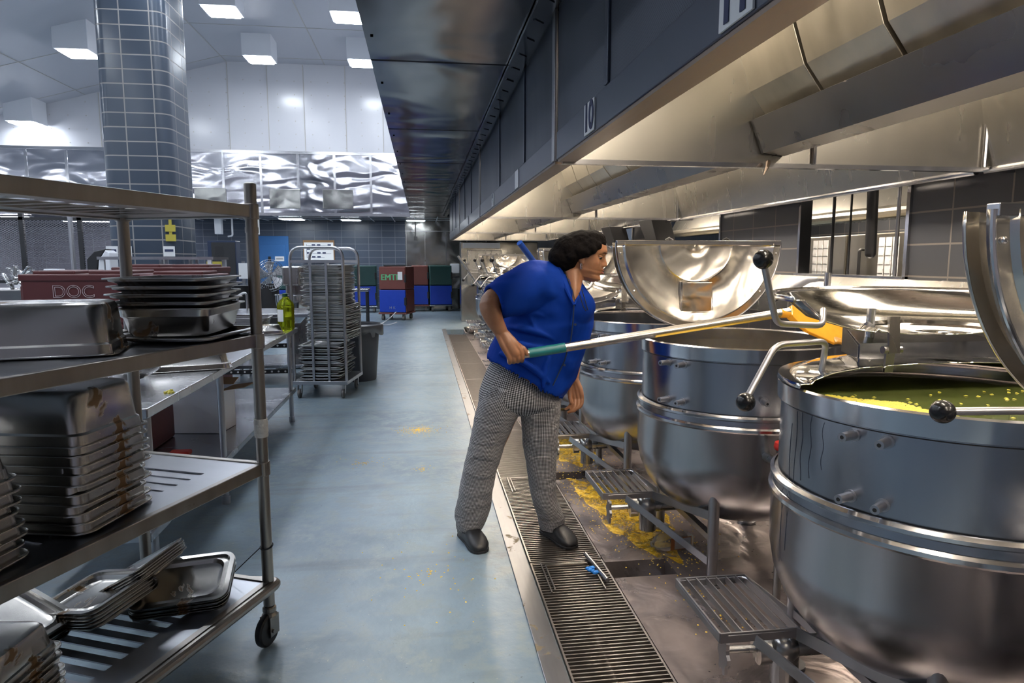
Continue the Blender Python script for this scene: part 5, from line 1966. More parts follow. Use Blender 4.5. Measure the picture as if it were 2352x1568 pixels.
# mixer
def mixer(x, y, lab):
    t = thing('stand_mixer', lab, 'mixer', (x, y, 0))
    m = MB()
    m.box(-0.25, 0.25, -0.25, 0.3, 0, 0.1)
    m.box(-0.14, 0.14, 0.15, 0.3, 0.1, 1.2)
    m.box(-0.12, 0.12, -0.15, 0.3, 1.15, 1.42)
    m.build('mixer_body', 'pipe', t, bevel=0.02)
    m = MB()
    m.lathe([(0.001, 0.62), (0.1, 0.63), (0.2, 0.75), (0.23, 0.95), (0.23, 1.02), (0.245, 1.025)], 32, c=(0, -0.08, 0))
    m.build('mixer_bowl', 'rim', t, smooth=True, solid=0.003)
    return t
mixer(-1.80, 9.75, 'floor standing steel mixer behind the left hoop of the trolley')
# white metal work frame behind the DOC carriers
t = thing('work_frame', 'light grey welded frame standing behind the maroon carriers', 'frame', (-3.78, 8.6, 0))
m = MB()
for xx in (0.0, 1.22):
    for yy in (0, 0.6):
        m.beam((xx, yy, 0), (xx, yy, 1.52), 0.045, 0.045)
for xx in (0.55, 0.62, 0.9, 0.98):
    m.beam((xx, 0.3, 1.2), (xx, 0.3, 1.52), 0.05, 0.03)
m.build('uprights', 'boxw', t)
m = MB()
m.box(-0.05, 1.27, -0.03, 0.63, 1.51, 1.545)
m.box(0, 1.22, 0.0, 0.6, 1.12, 1.14)
m.build('top_plate', 'alu', t)
# blurred worker far behind
def figure_far():
    t = thing('person', 'distant person in dark clothes bending behind the grey frame', 'person', (-4.05, 12.6, 0))
    m = MB()
    m.tube([(0.14, 0, 0.03), (0.14, 0.0, 0.45), (0.12, 0, 0.85), (0.1, 0, 1.0)], [0.07, 0.065, 0.09, 0.12], 12)
    m.tube([(-0.02, 0, 0.03), (0.0, 0.0, 0.45), (0.05, 0, 0.85), (0.1, 0, 1.0)], [0.07, 0.065, 0.09, 0.12], 12)
    m.tube([(0.13, 0, 0.95), (0.05, 0, 1.15), (-0.08, 0, 1.33), (-0.15, 0, 1.40)], [0.15, 0.18, 0.17, 0.08], 14)
    m.tube([(-0.08, -0.15, 1.33), (-0.16, -0.2, 1.1), (-0.3, -0.2, 1.05)], [0.06, 0.05, 0.045], 10)
    m.tube([(-0.08, 0.15, 1.33), (-0.16, 0.2, 1.1), (-0.3, 0.2, 1.05)], [0.06, 0.05, 0.045], 10)
    o = m.build('clothing', 'darkcloth', t, smooth=True)
    m = MB()
    m.ball((-0.24, 0, 1.45), 0.1, 16, (1.1, 0.85, 1.0))
    m.tube([(-0.14, 0, 1.36), (-0.22, 0, 1.42)], [0.055, 0.05], 10)
    m.ball((-0.33, -0.2, 1.045), 0.04, 10, (1.3, 0.8, 0.6))
    m.ball((-0.33, 0.2, 1.045), 0.04, 10, (1.3, 0.8, 0.6))
    m.build('body', 'skin', t, smooth=True)
    m = MB()
    m.ball((-0.21, 0, 1.49), 0.105, 16, (1.05, 0.9, 0.9))
    m.build('hair', 'hair', t, smooth=True)
figure_far()
# mesh cage
t = thing('mesh_cage', 'expanded metal cage wall under the low ceiling at far left', 'cage', (-14, 17.9, 0))
m = MB()
m.box(0, 6.55, 0, 0.004, 1.0, 2.5)
m.build('mesh_panel', 'screen', t)
m = MB()
for xx in (0, 2.6, 4.3, 5.62, 6.52):
    m.box(xx, xx + 0.1, -0.03, 0.05, 0, 2.66)
m.box(0, 6.6, -0.03, 0.05, 2.48, 2.55)
m.box(0, 6.6, -0.03, 0.05, 0.95, 1.02)
m.build('cage_frame', 'dark', t)
q = at(165, 560, 16)
m = MB()
m.cyl((q.x, 16, 0.0), (q.x, 16, 2.9), 0.05, n=12)
m.box(q.x - 0.3, q.x + 0.3, 15.9, 16.1, 0.8, 0.9)
tag(m.build('steel_pole', 'leg'), 'grey standing pole in front of the mesh cage', 'pole')
# counters and clutter at far left
t = thing('counter', 'long grey counter in front of the mesh cage', 'counter', (-12, 14.5, 0))
m = MB()
m.box(0, 5.0, 0, 0.7, 0.1, 0.9)
m.build('counter_body', 'clad', t, bevel=0.01)
m = MB()
m.box(-0.03, 5.03, -0.03, 0.73, 0.9, 0.94)
m.build('counter_top', 'table', t, bevel=0.005)
for k, (px_, py_, w, h, mt, lb) in enumerate(((345 / 3.357 + 20, 612, 0.30, 0.14, 'whitep', 'low white tub on the far counter'), (155, 618, 0.28, 0.1, 'orange', 'pink orange tray on the far counter'),
                                              (60, 612, 0.4, 0.1, 'paper', 'folded white paper on the far counter left'))):
    q = at(px_, py_, 14.7)
    m = MB()
    m.box(q.x - w / 2, q.x + w / 2, 14.6, 14.85, 0.941, 0.941 + h + 0.25)
    tag(m.build('tub', mt, bevel=0.02), lb, 'tub')
# slicer-like white and dark machine
q = at(215, 590, 9.6)
t = thing('slicer_machine', 'white and dark rounded slicing machine behind the carriers', 'slicer', (q.x, 9.6, 0))
m = MB()
m.poly([(-0.02, 0, 1.25), (0.20, 0, 1.25), (0.20, 0, 1.60), (0.15, 0, 1.64), (0.06, 0, 1.50), (0.04, 0, 1.36)], (0, 0.25, 0))
m.build('front_cover', 'whitep', t, bevel=0.01)
m = MB()
m.poly([(-0.10, 0.02, 1.25), (0.0, 0.02, 1.25), (0.05, 0.02, 1.52), (0.15, 0.02, 1.655), (0.0, 0.02, 1.62), (-0.10, 0.02, 1.52)], (0, 0.2, 0))
m.build('rear_cover', 'dark', t, bevel=0.01)
m = MB()
m.box(-0.2, 0.3, -0.05, 0.35, 0.0, 1.25)
m.build('stand', 'clad', t, bevel=0.01)
# paper signs on the column and the posts
for px_, py_, lb, tx in ((290, 577, 'white sheet with a question mark taped to the tiled column', '?'), (389, 577, 'white sheet with blue print on the column right side', ''), (258, 577, 'white sheet on the column, mostly behind the rack post', '')):
    q = at(px_, py_, 10.48)
    m = MB()
    m.box(q.x - 0.08, q.x + 0.08, 10.470, 10.476, q.z - 0.075, q.z + 0.075)
    o = tag(m.build('paper_sign', 'paper'), lb, 'sign')
    if tx:
        text('7', 0.08, 'ink', o, (q.x + 0.03, 10.468, q.z - 0.03), (PI / 2, 0, 0))
    else:
        m = MB()
        m.box(q.x - 0.06, q.x + 0.06, 10.467, 10.470, q.z - 0.005, q.z + 0.03)
        m.build('sign_print', 'ink', o)
# clipboards on a stand beside the cabinet
for px_, py_, w, h, lb, Y in ((494, 628, 0.30, 0.24, 'white notice sheet with yellow header beside the control cabinet', 14.2), (559, 622, 0.18, 0.32, 'white notice sheet partly behind the rack post', 14.3)):
    q = at(px_, py_, Y)
    t = thing('notice_stand', lb, 'notice', (q.x, Y, 0))
    m = MB()
    m.box(-0.03, 0.03, 0.0, 0.03, 0, q.z + 0.2)
    m.box(-0.15, 0.15, -0.1, 0.13, 0, 0.02)
    m.build('post', 'leg', t)
    m = MB()
    m.box(-w / 2, w / 2, -0.01, 0, q.z - h / 2, q.z + h / 2)
    m.build('sheet', 'paper', t)
    if w > 0.25:
        m = MB()
        m.box(-w / 2, w / 2, -0.01, 0, q.z + h / 2, q.z + h / 2 + 0.12)
        m.build('header', 'yellow', t)
# grey steel carts and racks near left below the DOC carrier
t = thing('steel_cart', 'low steel cart at the left photo edge behind the second rack shelf', 'cart', (-3.55, 5.2, 0))
m = MB()
m.box(-0.3, 0.35, 0, 0.5, 0.98, 1.02)
m.box(-0.3, 0.35, 0, 0.5, 0.25, 0.28)
m.build('cart_shelf', 'table', t, bevel=0.005)
m = MB()
for xx in (-0.28, 0.33):
    for yy in (0.02, 0.48):
        m.cyl((xx, yy, 0), (xx, yy, 0.98), 0.018, n=8)
m.build('cart_legs', 'leg', t)
q = at(25, 640, 7.6)
t = thing('film_bundle', 'bundle of crumpled clear film on the counter at the left edge', 'bundle', (q.x, 7.6, 0))
rndm = random.Random(2)
m = MB()
for k in range(14):
    m.beam((rndm.uniform(-0.18, 0.2), rndm.uniform(0, 0.15), 1.2 + rndm.uniform(0, 0.1)), (rndm.uniform(-0.12, 0.16), rndm.uniform(0, 0.15), 1.32 + rndm.uniform(0, 0.14)), 0.04, 0.02)
m.build('film', 'foil', t, bevel=0.004)
m = MB()
m.box(-0.5, 0.3, -0.1, 0.4, 0, 1.2)
m.build('stand', 'clad', t, bevel=0.01)
# things between the trolley and the post: chair like tubes
m = MB()
a = at(545, 690, 9.0)
m.tube([(a.x, 9.0, 0), (a.x, 9.0, 1.05), (a.x + 0.12, 9.0, 1.10), (a.x + 0.12, 9.0, 0)], 0.015, 8, 0.06)
tag(m.build('cart_handle', 'alu', smooth=True), 'light tubular handle just left of the rack post', 'handle')
# far end of the hood row: steel cabinets and signs
t = thing('steel_cabinet', 'steel cabinet block at the far end below the last hood', 'cabinet', (0.95, 16.4, 0))
m = MB()
m.box(0, 1.9, 0, 0.6, 0.0, 1.95)
m.build('cabinet_body', 'clad', t, bevel=0.01)
m = MB()
m.box(0.15, 1.0, -0.02, 0, 0.9, 1.75)
m.build('cabinet_door', 'pipe', t, bevel=0.01)
m = MB()
m.box(0.05, 0.95, -0.12, 0.0, 1.8, 1.92)
m.build('light_rail', 'whitep', t)
q = at(1118, 592, 16.3)
m = MB()
m.box(q.x - 0.14, q.x + 0.14, 16.37, 16.376, 1.48, 1.58)
o = tag(m.build('paper_sign', 'paper'), 'small white and blue sign on the far steel cabinet', 'sign')
m = MB()
m.box(q.x - 0.10, q.x + 0.10, 16.365, 16.37, 1.53, 1.56)
m.build('sign_print', 'ink', o)

# ================================================================ THE COOK
cook = thing('person', 'cook in royal blue shirt and checked trousers stirring a kettle', 'person', (0.5, 3.35, 0))
CO = Vector((0.5, 3.35, 0))


def L3(p):
    return Vector(p) - CO


def ell_ring(c, a, b, n=28, sq=1.0):
    out = []
    for k in range(n):
        t_ = 2 * PI * k / n
        ca, sa = math.cos(t_), math.sin(t_)
        out.append(c + a * (abs(ca) ** sq * (1 if ca > 0 else -1)) + b * (abs(sa) ** sq * (1 if sa > 0 else -1)))
    return out


def limb(m, pts, rad, n=16, capround=True, sub=4):
    P = [Vector(p) for p in pts]
    out, rr = [], []
    for i in range(len(P) - 1):
        p0, p1, p2, p3 = P[max(i - 1, 0)], P[i], P[i + 1], P[min(i + 2, len(P) - 1)]
        for k in range(sub):
            t_ = k / sub
            out.append(0.5 * ((2 * p1) + (-p0 + p2) * t_ + (2 * p0 - 5 * p1 + 4 * p2 - p3) * t_ * t_ + (-p0 + 3 * p1 - 3 * p2 + p3) * t_ ** 3))
            rr.append(rad[i] * (1 - t_) + rad[i + 1] * t_)
    out.append(P[-1])
    rr.append(rad[-1])
    if capround:
        d0 = (out[0] - out[1]).normalized()
        d1 = (out[-1] - out[-2]).normalized()
        out = [out[0] + d0 * rr[0] * 0.9, out[0] + d0 * rr[0] * 0.55] + out + [out[-1] + d1 * rr[-1] * 0.55, out[-1] + d1 * rr[-1] * 0.9]
        rr = [rr[0] * 0.35, rr[0] * 0.82] + rr + [rr[-1] * 0.82, rr[-1] * 0.35]
    m.tube(out, rr, n)


# --- head built in its own frame: +x face forward, z up, then placed
def interp(tab, z):
    for i in range(len(tab) - 1):
        if tab[i][0] <= z <= tab[i + 1][0]:
            t_ = (z - tab[i][0]) / (tab[i + 1][0] - tab[i][0])
            t_ = t_ * t_ * (3 - 2 * t_)
            return tab[i][1] * (1 - t_) + tab[i + 1][1] * t_
    return tab[-1][1] if z > tab[-1][0] else tab[0][1]
FRONT = [(0, 0.060), (0.006, 0.078), (0.018, 0.088), (0.028, 0.086), (0.036, 0.081), (0.045, 0.087), (0.050, 0.087), (0.054, 0.084), (0.059, 0.089), (0.066, 0.087), (0.075, 0.084), (0.10, 0.081), (0.118, 0.079), (0.132, 0.087), (0.15, 0.089), (0.175, 0.082), (0.20, 0.062), (0.222, 0.030), (0.235, 0.0)]
BACK = [(0, -0.01), (0.03, -0.045), (0.06, -0.078), (0.10, -0.098), (0.15, -0.105), (0.19, -0.090), (0.215, -0.06), (0.235, 0.0)]
WID = [(0, 0.028), (0.02, 0.047), (0.05, 0.062), (0.09, 0.071), (0.13, 0.075), (0.17, 0.074), (0.205, 0.055), (0.235, 0.005)]
NOSE = [(0.066, 0.0), (0.072, 0.006), (0.078, 0.019), (0.084, 0.024), (0.092, 0.021), (0.105, 0.013), (0.12, 0.006), (0.134, 0.001), (0.14, 0)]


def zh(z):
    return z * 1.13 if z < 0.13 else 0.1469 + (z - 0.13) * 0.72


def head_mesh():
    rings = []
    nz, n = 80, 96
    for i in range(nz + 1):
        z = 0.235 * i / nz
        f, bk, w = interp(FRONT, z), interp(BACK, z), interp(WID, z)
        c = 0.0 if z > 0.03 else 0.015
        r = []
        for k in range(n):
            a = 2 * PI * k / n
            ca, sa = math.cos(a), math.sin(a)
            e = 0.92
            ext = (f - c) if ca > 0 else (c - bk)
            x = c + ext * (abs(ca) ** e) * (1 if ca > 0 else -1)
            y = w * (abs(sa) ** 0.92) * (1 if sa > 0 else -1)
            if ca > 0:
                x += interp(NOSE, z) * math.exp(-(y / (0.0095 if z > 0.09 else 0.0125)) ** 2) if 0.06 < z < 0.145 else 0
                if 0.068 < z < 0.09:
                    x += 0.006 * math.exp(-((abs(y) - 0.014) / 0.006) ** 2) * math.exp(-((z - 0.078) / 0.006) ** 2)
                # eye sockets, brow, cheeks, lips
                x -= 0.010 * math.exp(-((z - 0.113) / 0.012) ** 2) * math.exp(-((abs(y) - 0.031) / 0.015) ** 2)
                x += 0.005 * math.exp(-((z - 0.112) / 0.007) ** 2) * math.exp(-((abs(y) - 0.031) / 0.011) ** 2)
                x += 0.004 * math.exp(-((z - 0.131) / 0.006) ** 2) * math.exp(-((abs(y) - 0.028) / 0.018) ** 2)
                x += 0.006 * math.exp(-((z - 0.085) / 0.02) ** 2) * math.exp(-((abs(y) - 0.045) / 0.016) ** 2)
                lipw = math.exp(-(y / 0.020) ** 4)
                x += lipw * (0.0065 * math.exp(-((z - 0.0595) / 0.0045) ** 2) + 0.0065 * math.exp(-((z - 0.0475) / 0.0048) ** 2) - 0.004 * math.exp(-((z - 0.0535) / 0.002) ** 2))
                x += 0.003 * math.exp(-((z - 0.02) / 0.012) ** 2) * math.exp(-(y / 0.02) ** 2)
            r.append((x, y, zh(z)))
        rings.append(r)
    m = MB()
    m.loft(rings)
    # ears
    for s in (-1, 1):
        er = []
        m.ball((-0.006, s * 0.073, 0.100), 0.022, 16, (0.55, 0.30, 1.0), Matrix.Translation((0, 0, 0)))
        m.ball((-0.001, s * 0.072, 0.085), 0.012, 10, (0.8, 0.5, 1.0))
    return m
HYAW, HPIT = R(-24), R(13)
HT = Matrix.Translation(L3(Vector((0.774, 3.215, 1.409)))) @ Matrix.Rotation(HYAW, 4, 'Z') @ Matrix.Rotation(HPIT, 4, 'Y') @ Matrix.Diagonal((1.06, 1.05, 1.0, 1))

body = MB()
hm = head_mesh()
body.add(hm.v, hm.f, HT)
# neck
nk0 = L3(Vector((0.668, 3.27, 1.345)))
nk1 = HT @ Vector((-0.030, 0, 0.07))
limb(body, [nk0 + Vector((-0.06, 0.02, -0.10)), nk0, nk0.lerp(nk1, 0.55), nk1], [0.085, 0.072, 0.060, 0.056], 24)
# upper chest so that the neckline is filled with skin
limb(body, [L3(Vector((0.70, 3.25, 1.16))), L3(Vector((0.69, 3.25, 1.28))), nk0], [0.10, 0.105, 0.075], 24)
# open neckline of the shirt
limb(body, [L3(at(1316, 632, 3.20)), L3(at(1319, 655, 3.168)), L3(at(1319, 675, 3.142)), L3(at(1317, 692, 3.122))], [0.055, 0.036, 0.024, 0.008], 20)
# right arm (camera side)
sh_r = L3(at(1225, 652, 3.20))
el_r = L3(at(1127, 694, 3.06))
wr_r = L3(at(1152, 764, 3.02))
mid = L3(at(1133, 728, 3.035))
body_pts = [sh_r, L3(at(1170, 668, 3.12)), el_r, mid, wr_r]
limb(body, body_pts, [0.06, 0.056, 0.050, 0.044, 0.030], 22)
# left arm (far side)
sh_l = L3(Vector((0.74, 3.42, 1.28)))
el_l = L3(Vector((0.80, 3.47, 1.03)))
wr_l = L3(at(1316, 872, 3.38))
limb(body, [sh_l, el_l, (el_l + wr_l) / 2 + Vector((0, 0.0, 0)), wr_l], [0.055, 0.047, 0.040, 0.028], 20)

# paddle axis
PA = at(1170, 818.0, 3.02)
PB = at(1812, 716, 3.10)
pd = (PB - PA).normalized()
# right fist around the pole
gp = L3(at(1181, 812, 3.02))
kmid = gp + Vector((0, -0.026, 0.006))
limb(body, [wr_r, wr_r.lerp(kmid, 0.5) + Vector((0, -0.006, 0)), kmid], [0.026, 0.030, 0.027], 18)
up = Vector((0, 0, 1))
nrm = Vector((0, -1, 0))
side = pd
vv = (up - side * up.dot(side)).normalized()
# back of the hand from the wrist to the knuckles, on the camera side of the pole
for k in range(4):
    u = 0.030 - 0.0195 * k
    kn = gp + side * u + nrm * 0.034 + vv * (0.004 - 0.004 * k)
    rt = wr_r + side * (0.016 - 0.011 * k) + nrm * 0.004
    limb(body, [rt, rt.lerp(kn, 0.5) + nrm * 0.010 + side * (0.006 - 0.003 * k), kn], [0.017, 0.0155, 0.0115], 12)
    r_ = 0.0098 - 0.0008 * (k == 3)
    limb(body, [kn, gp + side * (u + 0.001) + nrm * 0.034 - vv * 0.022, gp + side * u + nrm * 0.014 - vv * 0.037, gp + side * u - nrm * 0.012 - vv * 0.033, gp + side * u - nrm * 0.024 - vv * 0.014],
         [r_ + 0.0015, r_ + 0.001, r_, r_ - 0.0008, r_ - 0.0018], 12, sub=3)
th = wr_r + side * 0.018
limb(body, [th - vv * 0.01, gp + side * 0.022 + vv * 0.038 + nrm * 0.014, gp + side * 0.045 + vv * 0.020 + nrm * 0.030, gp + side * 0.054 - vv * 0.006 + nrm * 0.036], [0.016, 0.0135, 0.0115, 0.009], 12, sub=3)
# left hand hanging, fingers curled loosely
hl = L3(at(1323, 905, 3.37))
side2 = Vector((0.92, -0.35, -0.1)).normalized()
for k in range(4):
    u = (k - 1.5) * 0.019
    kn = hl + side2 * u + Vector((0.002, -0.008, -0.022 + 0.004 * abs(k - 1)))
    rt = wr_l + side2 * u * 0.55
    limb(body, [rt, rt.lerp(kn, 0.5) + side2 * u * 0.2, kn], [0.0165, 0.0155, 0.0115], 12)
    ln = [0.9, 1.05, 1.0, 0.8][k]
    c1 = kn + Vector((-0.004, -0.014, -0.034)) * ln
    c2 = c1 + Vector((-0.012, -0.004, -0.024)) * ln + side2 * (-0.003)
    c3 = c2 + Vector((-0.016, 0.006, -0.010)) * ln
    limb(body, [kn, c1, c2, c3], [0.0105, 0.0095, 0.0088, 0.0075], 12, sub=3)
limb(body, [wr_l + side2 * -0.015 + Vector((0, -0.01, -0.02)), hl + side2 * -0.036 + Vector((0, -0.014, 0.012)), hl + side2 * -0.038 + Vector((0, -0.026, -0.020)), hl + side2 * -0.030 + Vector((-0.002, -0.032, -0.045))], [0.0145, 0.0125, 0.0105, 0.0085], 12, sub=3)
# hidden trunk and legs that carry the clothes (one continuous body)
limb(body, [L3(Vector((0.52, 3.35, 0.86))), L3(Vector((0.57, 3.33, 1.02))), L3(Vector((0.64, 3.31, 1.18))), L3(Vector((0.68, 3.29, 1.28)))], [0.13, 0.13, 0.14, 0.09], 24)
limb(body, [sh_r, L3(Vector((0.66, 3.30, 1.27))), sh_l], [0.06, 0.09, 0.055], 20)
an_r, an_l = Vector((0.20, 3.49, 0.08)), Vector((0.665, 3.47, 0.08))
limb(body, [L3(Vector((0.45, 3.36, 0.86))), L3(Vector((0.34, 3.38, 0.50))), L3(an_r)], [0.10, 0.055, 0.04], 16)
limb(body, [L3(Vector((0.60, 3.36, 0.86))), L3(Vector((0.64, 3.39, 0.50))), L3(an_l)], [0.10, 0.055, 0.04], 16)
bo = body.build('body', 'skin', cook, smooth=True, edge=False)
rm = bo.modifiers.new('remesh', 'REMESH')
rm.mode = 'VOXEL'
rm.voxel_size = 0.0034
rm.use_smooth_shade = True
sm = bo.modifiers.new('smooth', 'SMOOTH')
sm.factor = 0.5
sm.iterations = 2

# face details
def hp(x, y, z):
    return HT @ Vector((x, y, zh(z)))
for s in (-1, 1):
    m = MB()
    m.ball((0.0655, s * 0.031, zh(0.1115)), 0.0125, 16, (1, 1, 0.62), None)
    e = MB()
    e.add(m.v, m.f, HT)
    ew = e.build('eye', 'eyew', cook, smooth=True)
    m = MB()
    m.ball((0.0722, s * 0.0335, zh(0.1090)), 0.0072, 12, (0.9, 1, 1))
    e = MB()
    e.add(m.v, m.f, HT)
    e.build('iris', 'iris', ew, smooth=True)
    m = MB()
    m.ball((0.0660, s * 0.031, zh(0.1150)), 0.0140, 16, (1, 1.05, 0.48), None)
    e = MB()
    e.add(m.v, m.f, HT)
    e.build('eyelid', 'skin', cook, smooth=True)
    m = MB()
    arc = [(0.083 - 0.42 * (abs(u) + 0.2) ** 2 * 0.05, s * (0.031 + u * 0.016), 0.1135 + 0.002 * (1 - u * u)) for u in (-1, -0.5, 0, 0.5, 1)]
    m.tube([hp(*p) for p in arc], [0.001, 0.0016, 0.0018, 0.0016, 0.001], 8)
    m.build('eyelid_line', 'hair', cook, smooth=True)
    m = MB()
    arc = [(0.0885 - 0.010 * ((u + 1) / 2) ** 2, s * (0.030 + u * 0.019), 0.1315 + 0.004 * (1 - u * u)) for u in (-1, -0.5, 0, 0.5, 1)]
    m.tube([hp(*p) for p in arc], [0.0012, 0.0022, 0.0024, 0.0018, 0.001], 8)
    m.build('eyebrow', 'hair', cook, smooth=True)
for zz, h, nm in ((0.0592, 0.0034, 'upper_lip'), (0.0478, 0.0040, 'lower_lip')):
    m = MB()
    pts = []
    for k in range(9):
        u = -1 + 2 * k / 8
        pts.append(hp(0.0935 - 0.016 * u * u, u * 0.0215, zz - 0.002 * u * u * (1 if zz > 0.055 else -1.2)))
    m.tube(pts, [h * (1 - 0.85 * abs(-1 + 2 * k / 8) ** 2) + 0.0006 for k in range(9)], 10)
    m.build(nm, 'lips', cook, smooth=True)
m = MB()
e0 = hp(-0.001, -0.079, 0.068)
m.tube([e0 + Vector((0.003 * math.cos(a), -0.004, 0.012 * math.sin(a) - 0.010)) * 1.15 for a in [2 * PI * k / 20 for k in range(20)]], 0.0019, 8, closed=True)
m.build('earring', 'gold', cook, smooth=True)
# hair net: cap over skull plus the heavy bun sagging back
m = MB()
for px_, py_, rx_, ry_, rz_ in ((1337, 567, 0.104, 0.088, 0.082), (1312, 575, 0.094, 0.088, 0.080), (1291, 591, 0.069, 0.074, 0.066), (1376, 556, 0.034, 0.064, 0.024), (1357, 552, 0.074, 0.084, 0.050), (1356, 570, 0.046, 0.084, 0.040), (1300, 604, 0.055, 0.066, 0.052)):
    m.ball(L3(at(px_, py_, 3.215)), 1.0, 28, (rx_, ry_, rz_))
for px_, py_, Y_, r_ in ((1381, 559, 3.165, 0.022), (1384, 563, 3.20, 0.018), (1371, 565, 3.135, 0.026), (1359, 572, 3.122, 0.027), (1347, 580, 3.122, 0.024), (1340, 583, 3.130, 0.022), (1346, 565, 3.155, 0.038), (1359, 560, 3.145, 0.032), (1369, 557, 3.155, 0.030), (1330, 575, 3.145, 0.036), (1315, 588, 3.155, 0.036), (1309, 602, 3.17, 0.032), (1331, 586, 3.135, 0.018)):
    m.ball(L3(at(px_, py_, Y_)), r_, 14)
hn = m.build('hair_net', 'hair', cook, smooth=True, edge=False)
rm = hn.modifiers.new('remesh', 'REMESH')
rm.mode = 'VOXEL'
rm.voxel_size = 0.005
rm.use_smooth_shade = True
sm = hn.modifiers.new('smooth', 'SMOOTH')
sm.iterations = 5
tx = bpy.data.textures.new('curl_noise', 'CLOUDS')
tx.noise_scale = 0.018
dsp = hn.modifiers.new('curls', 'DISPLACE')
dsp.texture = tx
dsp.strength = 0.007
dsp.mid_level = 0.5

# --- shirt
def ring_px(l, r, Y, hd, n=40, sq=0.85, tw=0.0):
    A, B = at(*l, Y), at(*r, Y)
    c = (A + B) / 2
    a = (B - A) / 2
    ax = a.normalized()
    b = Vector((0, hd, 0)) + ax * tw * hd
    return ell_ring(L3(c), a, b, n, sq)
sh = MB()
rings = [ring_px((1140, 812), (1270, 880), 3.33, 0.12),
         ring_px((1120, 818), (1289, 906), 3.33, 0.166),
         ring_px((1117, 827), (1288, 914), 3.33, 0.170),
         ring_px((1131, 785), (1318, 868), 3.33, 0.172),
         ring_px((1150, 748), (1341, 800), 3.32, 0.172),
         ring_px((1163, 712), (1358, 748), 3.31, 0.180),
         ring_px((1172, 678), (1360, 700), 3.30, 0.182),
         ring_px((1190, 645), (1347, 668), 3.29, 0.168),
         ring_px((1212, 620), (1330, 648), 3.28, 0.140),
         ring_px((1236, 603), (1318, 634), 3.27, 0.095),
         ring_px((1250, 599), (1306, 622), 3.27, 0.070)]
sh.loft(rings)
# near shoulder and sleeve (hollow at the opening)
def sleeve(pts, rad, inner):
    m = MB()
    P = [Vector(p) for p in pts]
    d = (P[-1] - P[-2]).normalized()
    P2 = P + [P[-1] - d * 0.002, P[-1] - d * 0.05]
    r2 = list(rad) + [inner, inner * 0.9]
    # sub-sample the outer path
    out, rr = [], []
    for i in range(len(P) - 1):
        for k in range(4):
            t_ = k / 4
            out.append(P[i].lerp(P[i + 1], t_))
            rr.append(rad[i] * (1 - t_) + rad[i + 1] * t_)
    out.append(P[-1]); rr.append(rad[-1])
    q = rot_to(d)
    prev = None
    rings = []
    for i, (p, r) in enumerate(zip(out, rr)):
        dd = (out[min(i + 1, len(out) - 1)] - out[max(0, i - 1)]).normalized()
        u = Vector((0, 0, 1)) - dd * dd.z
        u.normalize()
        w = dd.cross(u)
        rings.append([p + u * (r * 1.08 * math.cos(a)) + w * (r * 0.95 * math.sin(a)) for a in [2 * PI * k / 28 for k in range(28)]])
    for p, r in ((P[-1] - d * 0.003, inner), (P[-1] - d * 0.05, inner * 0.92)):
        rings.append([p + u * (r * math.cos(a)) + w * (r * math.sin(a)) for a in [2 * PI * k / 28 for k in range(28)]])
    m.loft(rings)
    return m
sl = sleeve([L3(at(1262, 660, 3.24)), L3(at(1222, 655, 3.17)), L3(at(1180, 672, 3.11)), L3(at(1134, 694, 3.06))], [0.125, 0.112, 0.097, 0.077], 0.066)
sh.add(sl.v, sl.f)
sl = sleeve([L3(Vector((0.72, 3.36, 1.27))), sh_l, L3(Vector((0.775, 3.45, 1.12)))], [0.10, 0.092, 0.085], 0.07)
sh.add(sl.v, sl.f)
# bust
sh.ball(L3(at(1322, 706, 3.22)), 0.11, 20, (0.85, 0.9, 0.95))
sh.ball(L3(at(1262, 700, 3.19)), 0.10, 20, (0.95, 0.75, 1.0))
def surf_y(px_, py_):
    rows = [(603, 1236, 1318), (645, 1190, 1350), (690, 1168, 1360), (735, 1156, 1359), (785, 1137, 1344), (830, 1122, 1328), (880, 1150, 1305), (910, 1240, 1290)]
    for (y0, l0_, r0_), (y1, l1_, r1_) in zip(rows, rows[1:]):
        if py_ <= y1:
            t_ = min(1, max(0, (py_ - y0) / (y1 - y0)))
            l_, r_ = l0_ + (l1_ - l0_) * t_, r0_ + (r1_ - r0_) * t_
            break
    u = (px_ - (l_ + r_) / 2) / ((r_ - l_) / 2)
    return 3.315 - 0.176 * max(0.0, 1 - abs(u) ** 2.2) ** 0.5
for pts, r_ in (([(1160, 728), (1200, 716), (1245, 724), (1280, 745)], 0.016), ([(1150, 752), (1190, 752), (1240, 764), (1290, 790)], 0.015), ([(1142, 778), (1180, 790), (1240, 800), (1300, 806)], 0.015),
                ([(1175, 705), (1205, 690), (1240, 690)], 0.018), ([(1350, 716), (1330, 742), (1322, 775), (1300, 820)], 0.013), ([(1352, 740), (1335, 775), (1318, 815), (1300, 850)], 0.013),
                ([(1150, 812), (1190, 826), (1230, 850), (1262, 880)], 0.015), ([(1260, 820), (1252, 850), (1248, 890)], 0.013), ([(1215, 700), (1222, 735), (1236, 770)], 0.013), ([(1340, 690), (1318, 720), (1290, 730)], 0.012)):
    P_ = [L3(at(x_, y_, surf_y(x_, y_) + 0.004)) for x_, y_ in pts]
    limb(sh, P_, [r_ * 0.5] + [r_] * (len(P_) - 2) + [r_ * 0.4], 12)
so = sh.build('shirt', 'shirt', cook, smooth=True, edge=False)
rm = so.modifiers.new('remesh', 'REMESH')
rm.mode = 'VOXEL'
rm.voxel_size = 0.005
rm.use_smooth_shade = True
sm = so.modifiers.new('smooth', 'SMOOTH')
sm.factor = 0.5
sm.iterations = 7
tx = bpy.data.textures.new('fold_noise', 'CLOUDS')
tx.noise_scale = 0.14
tx.noise_depth = 1
dsp = so.modifiers.new('folds', 'DISPLACE')
dsp.texture = tx
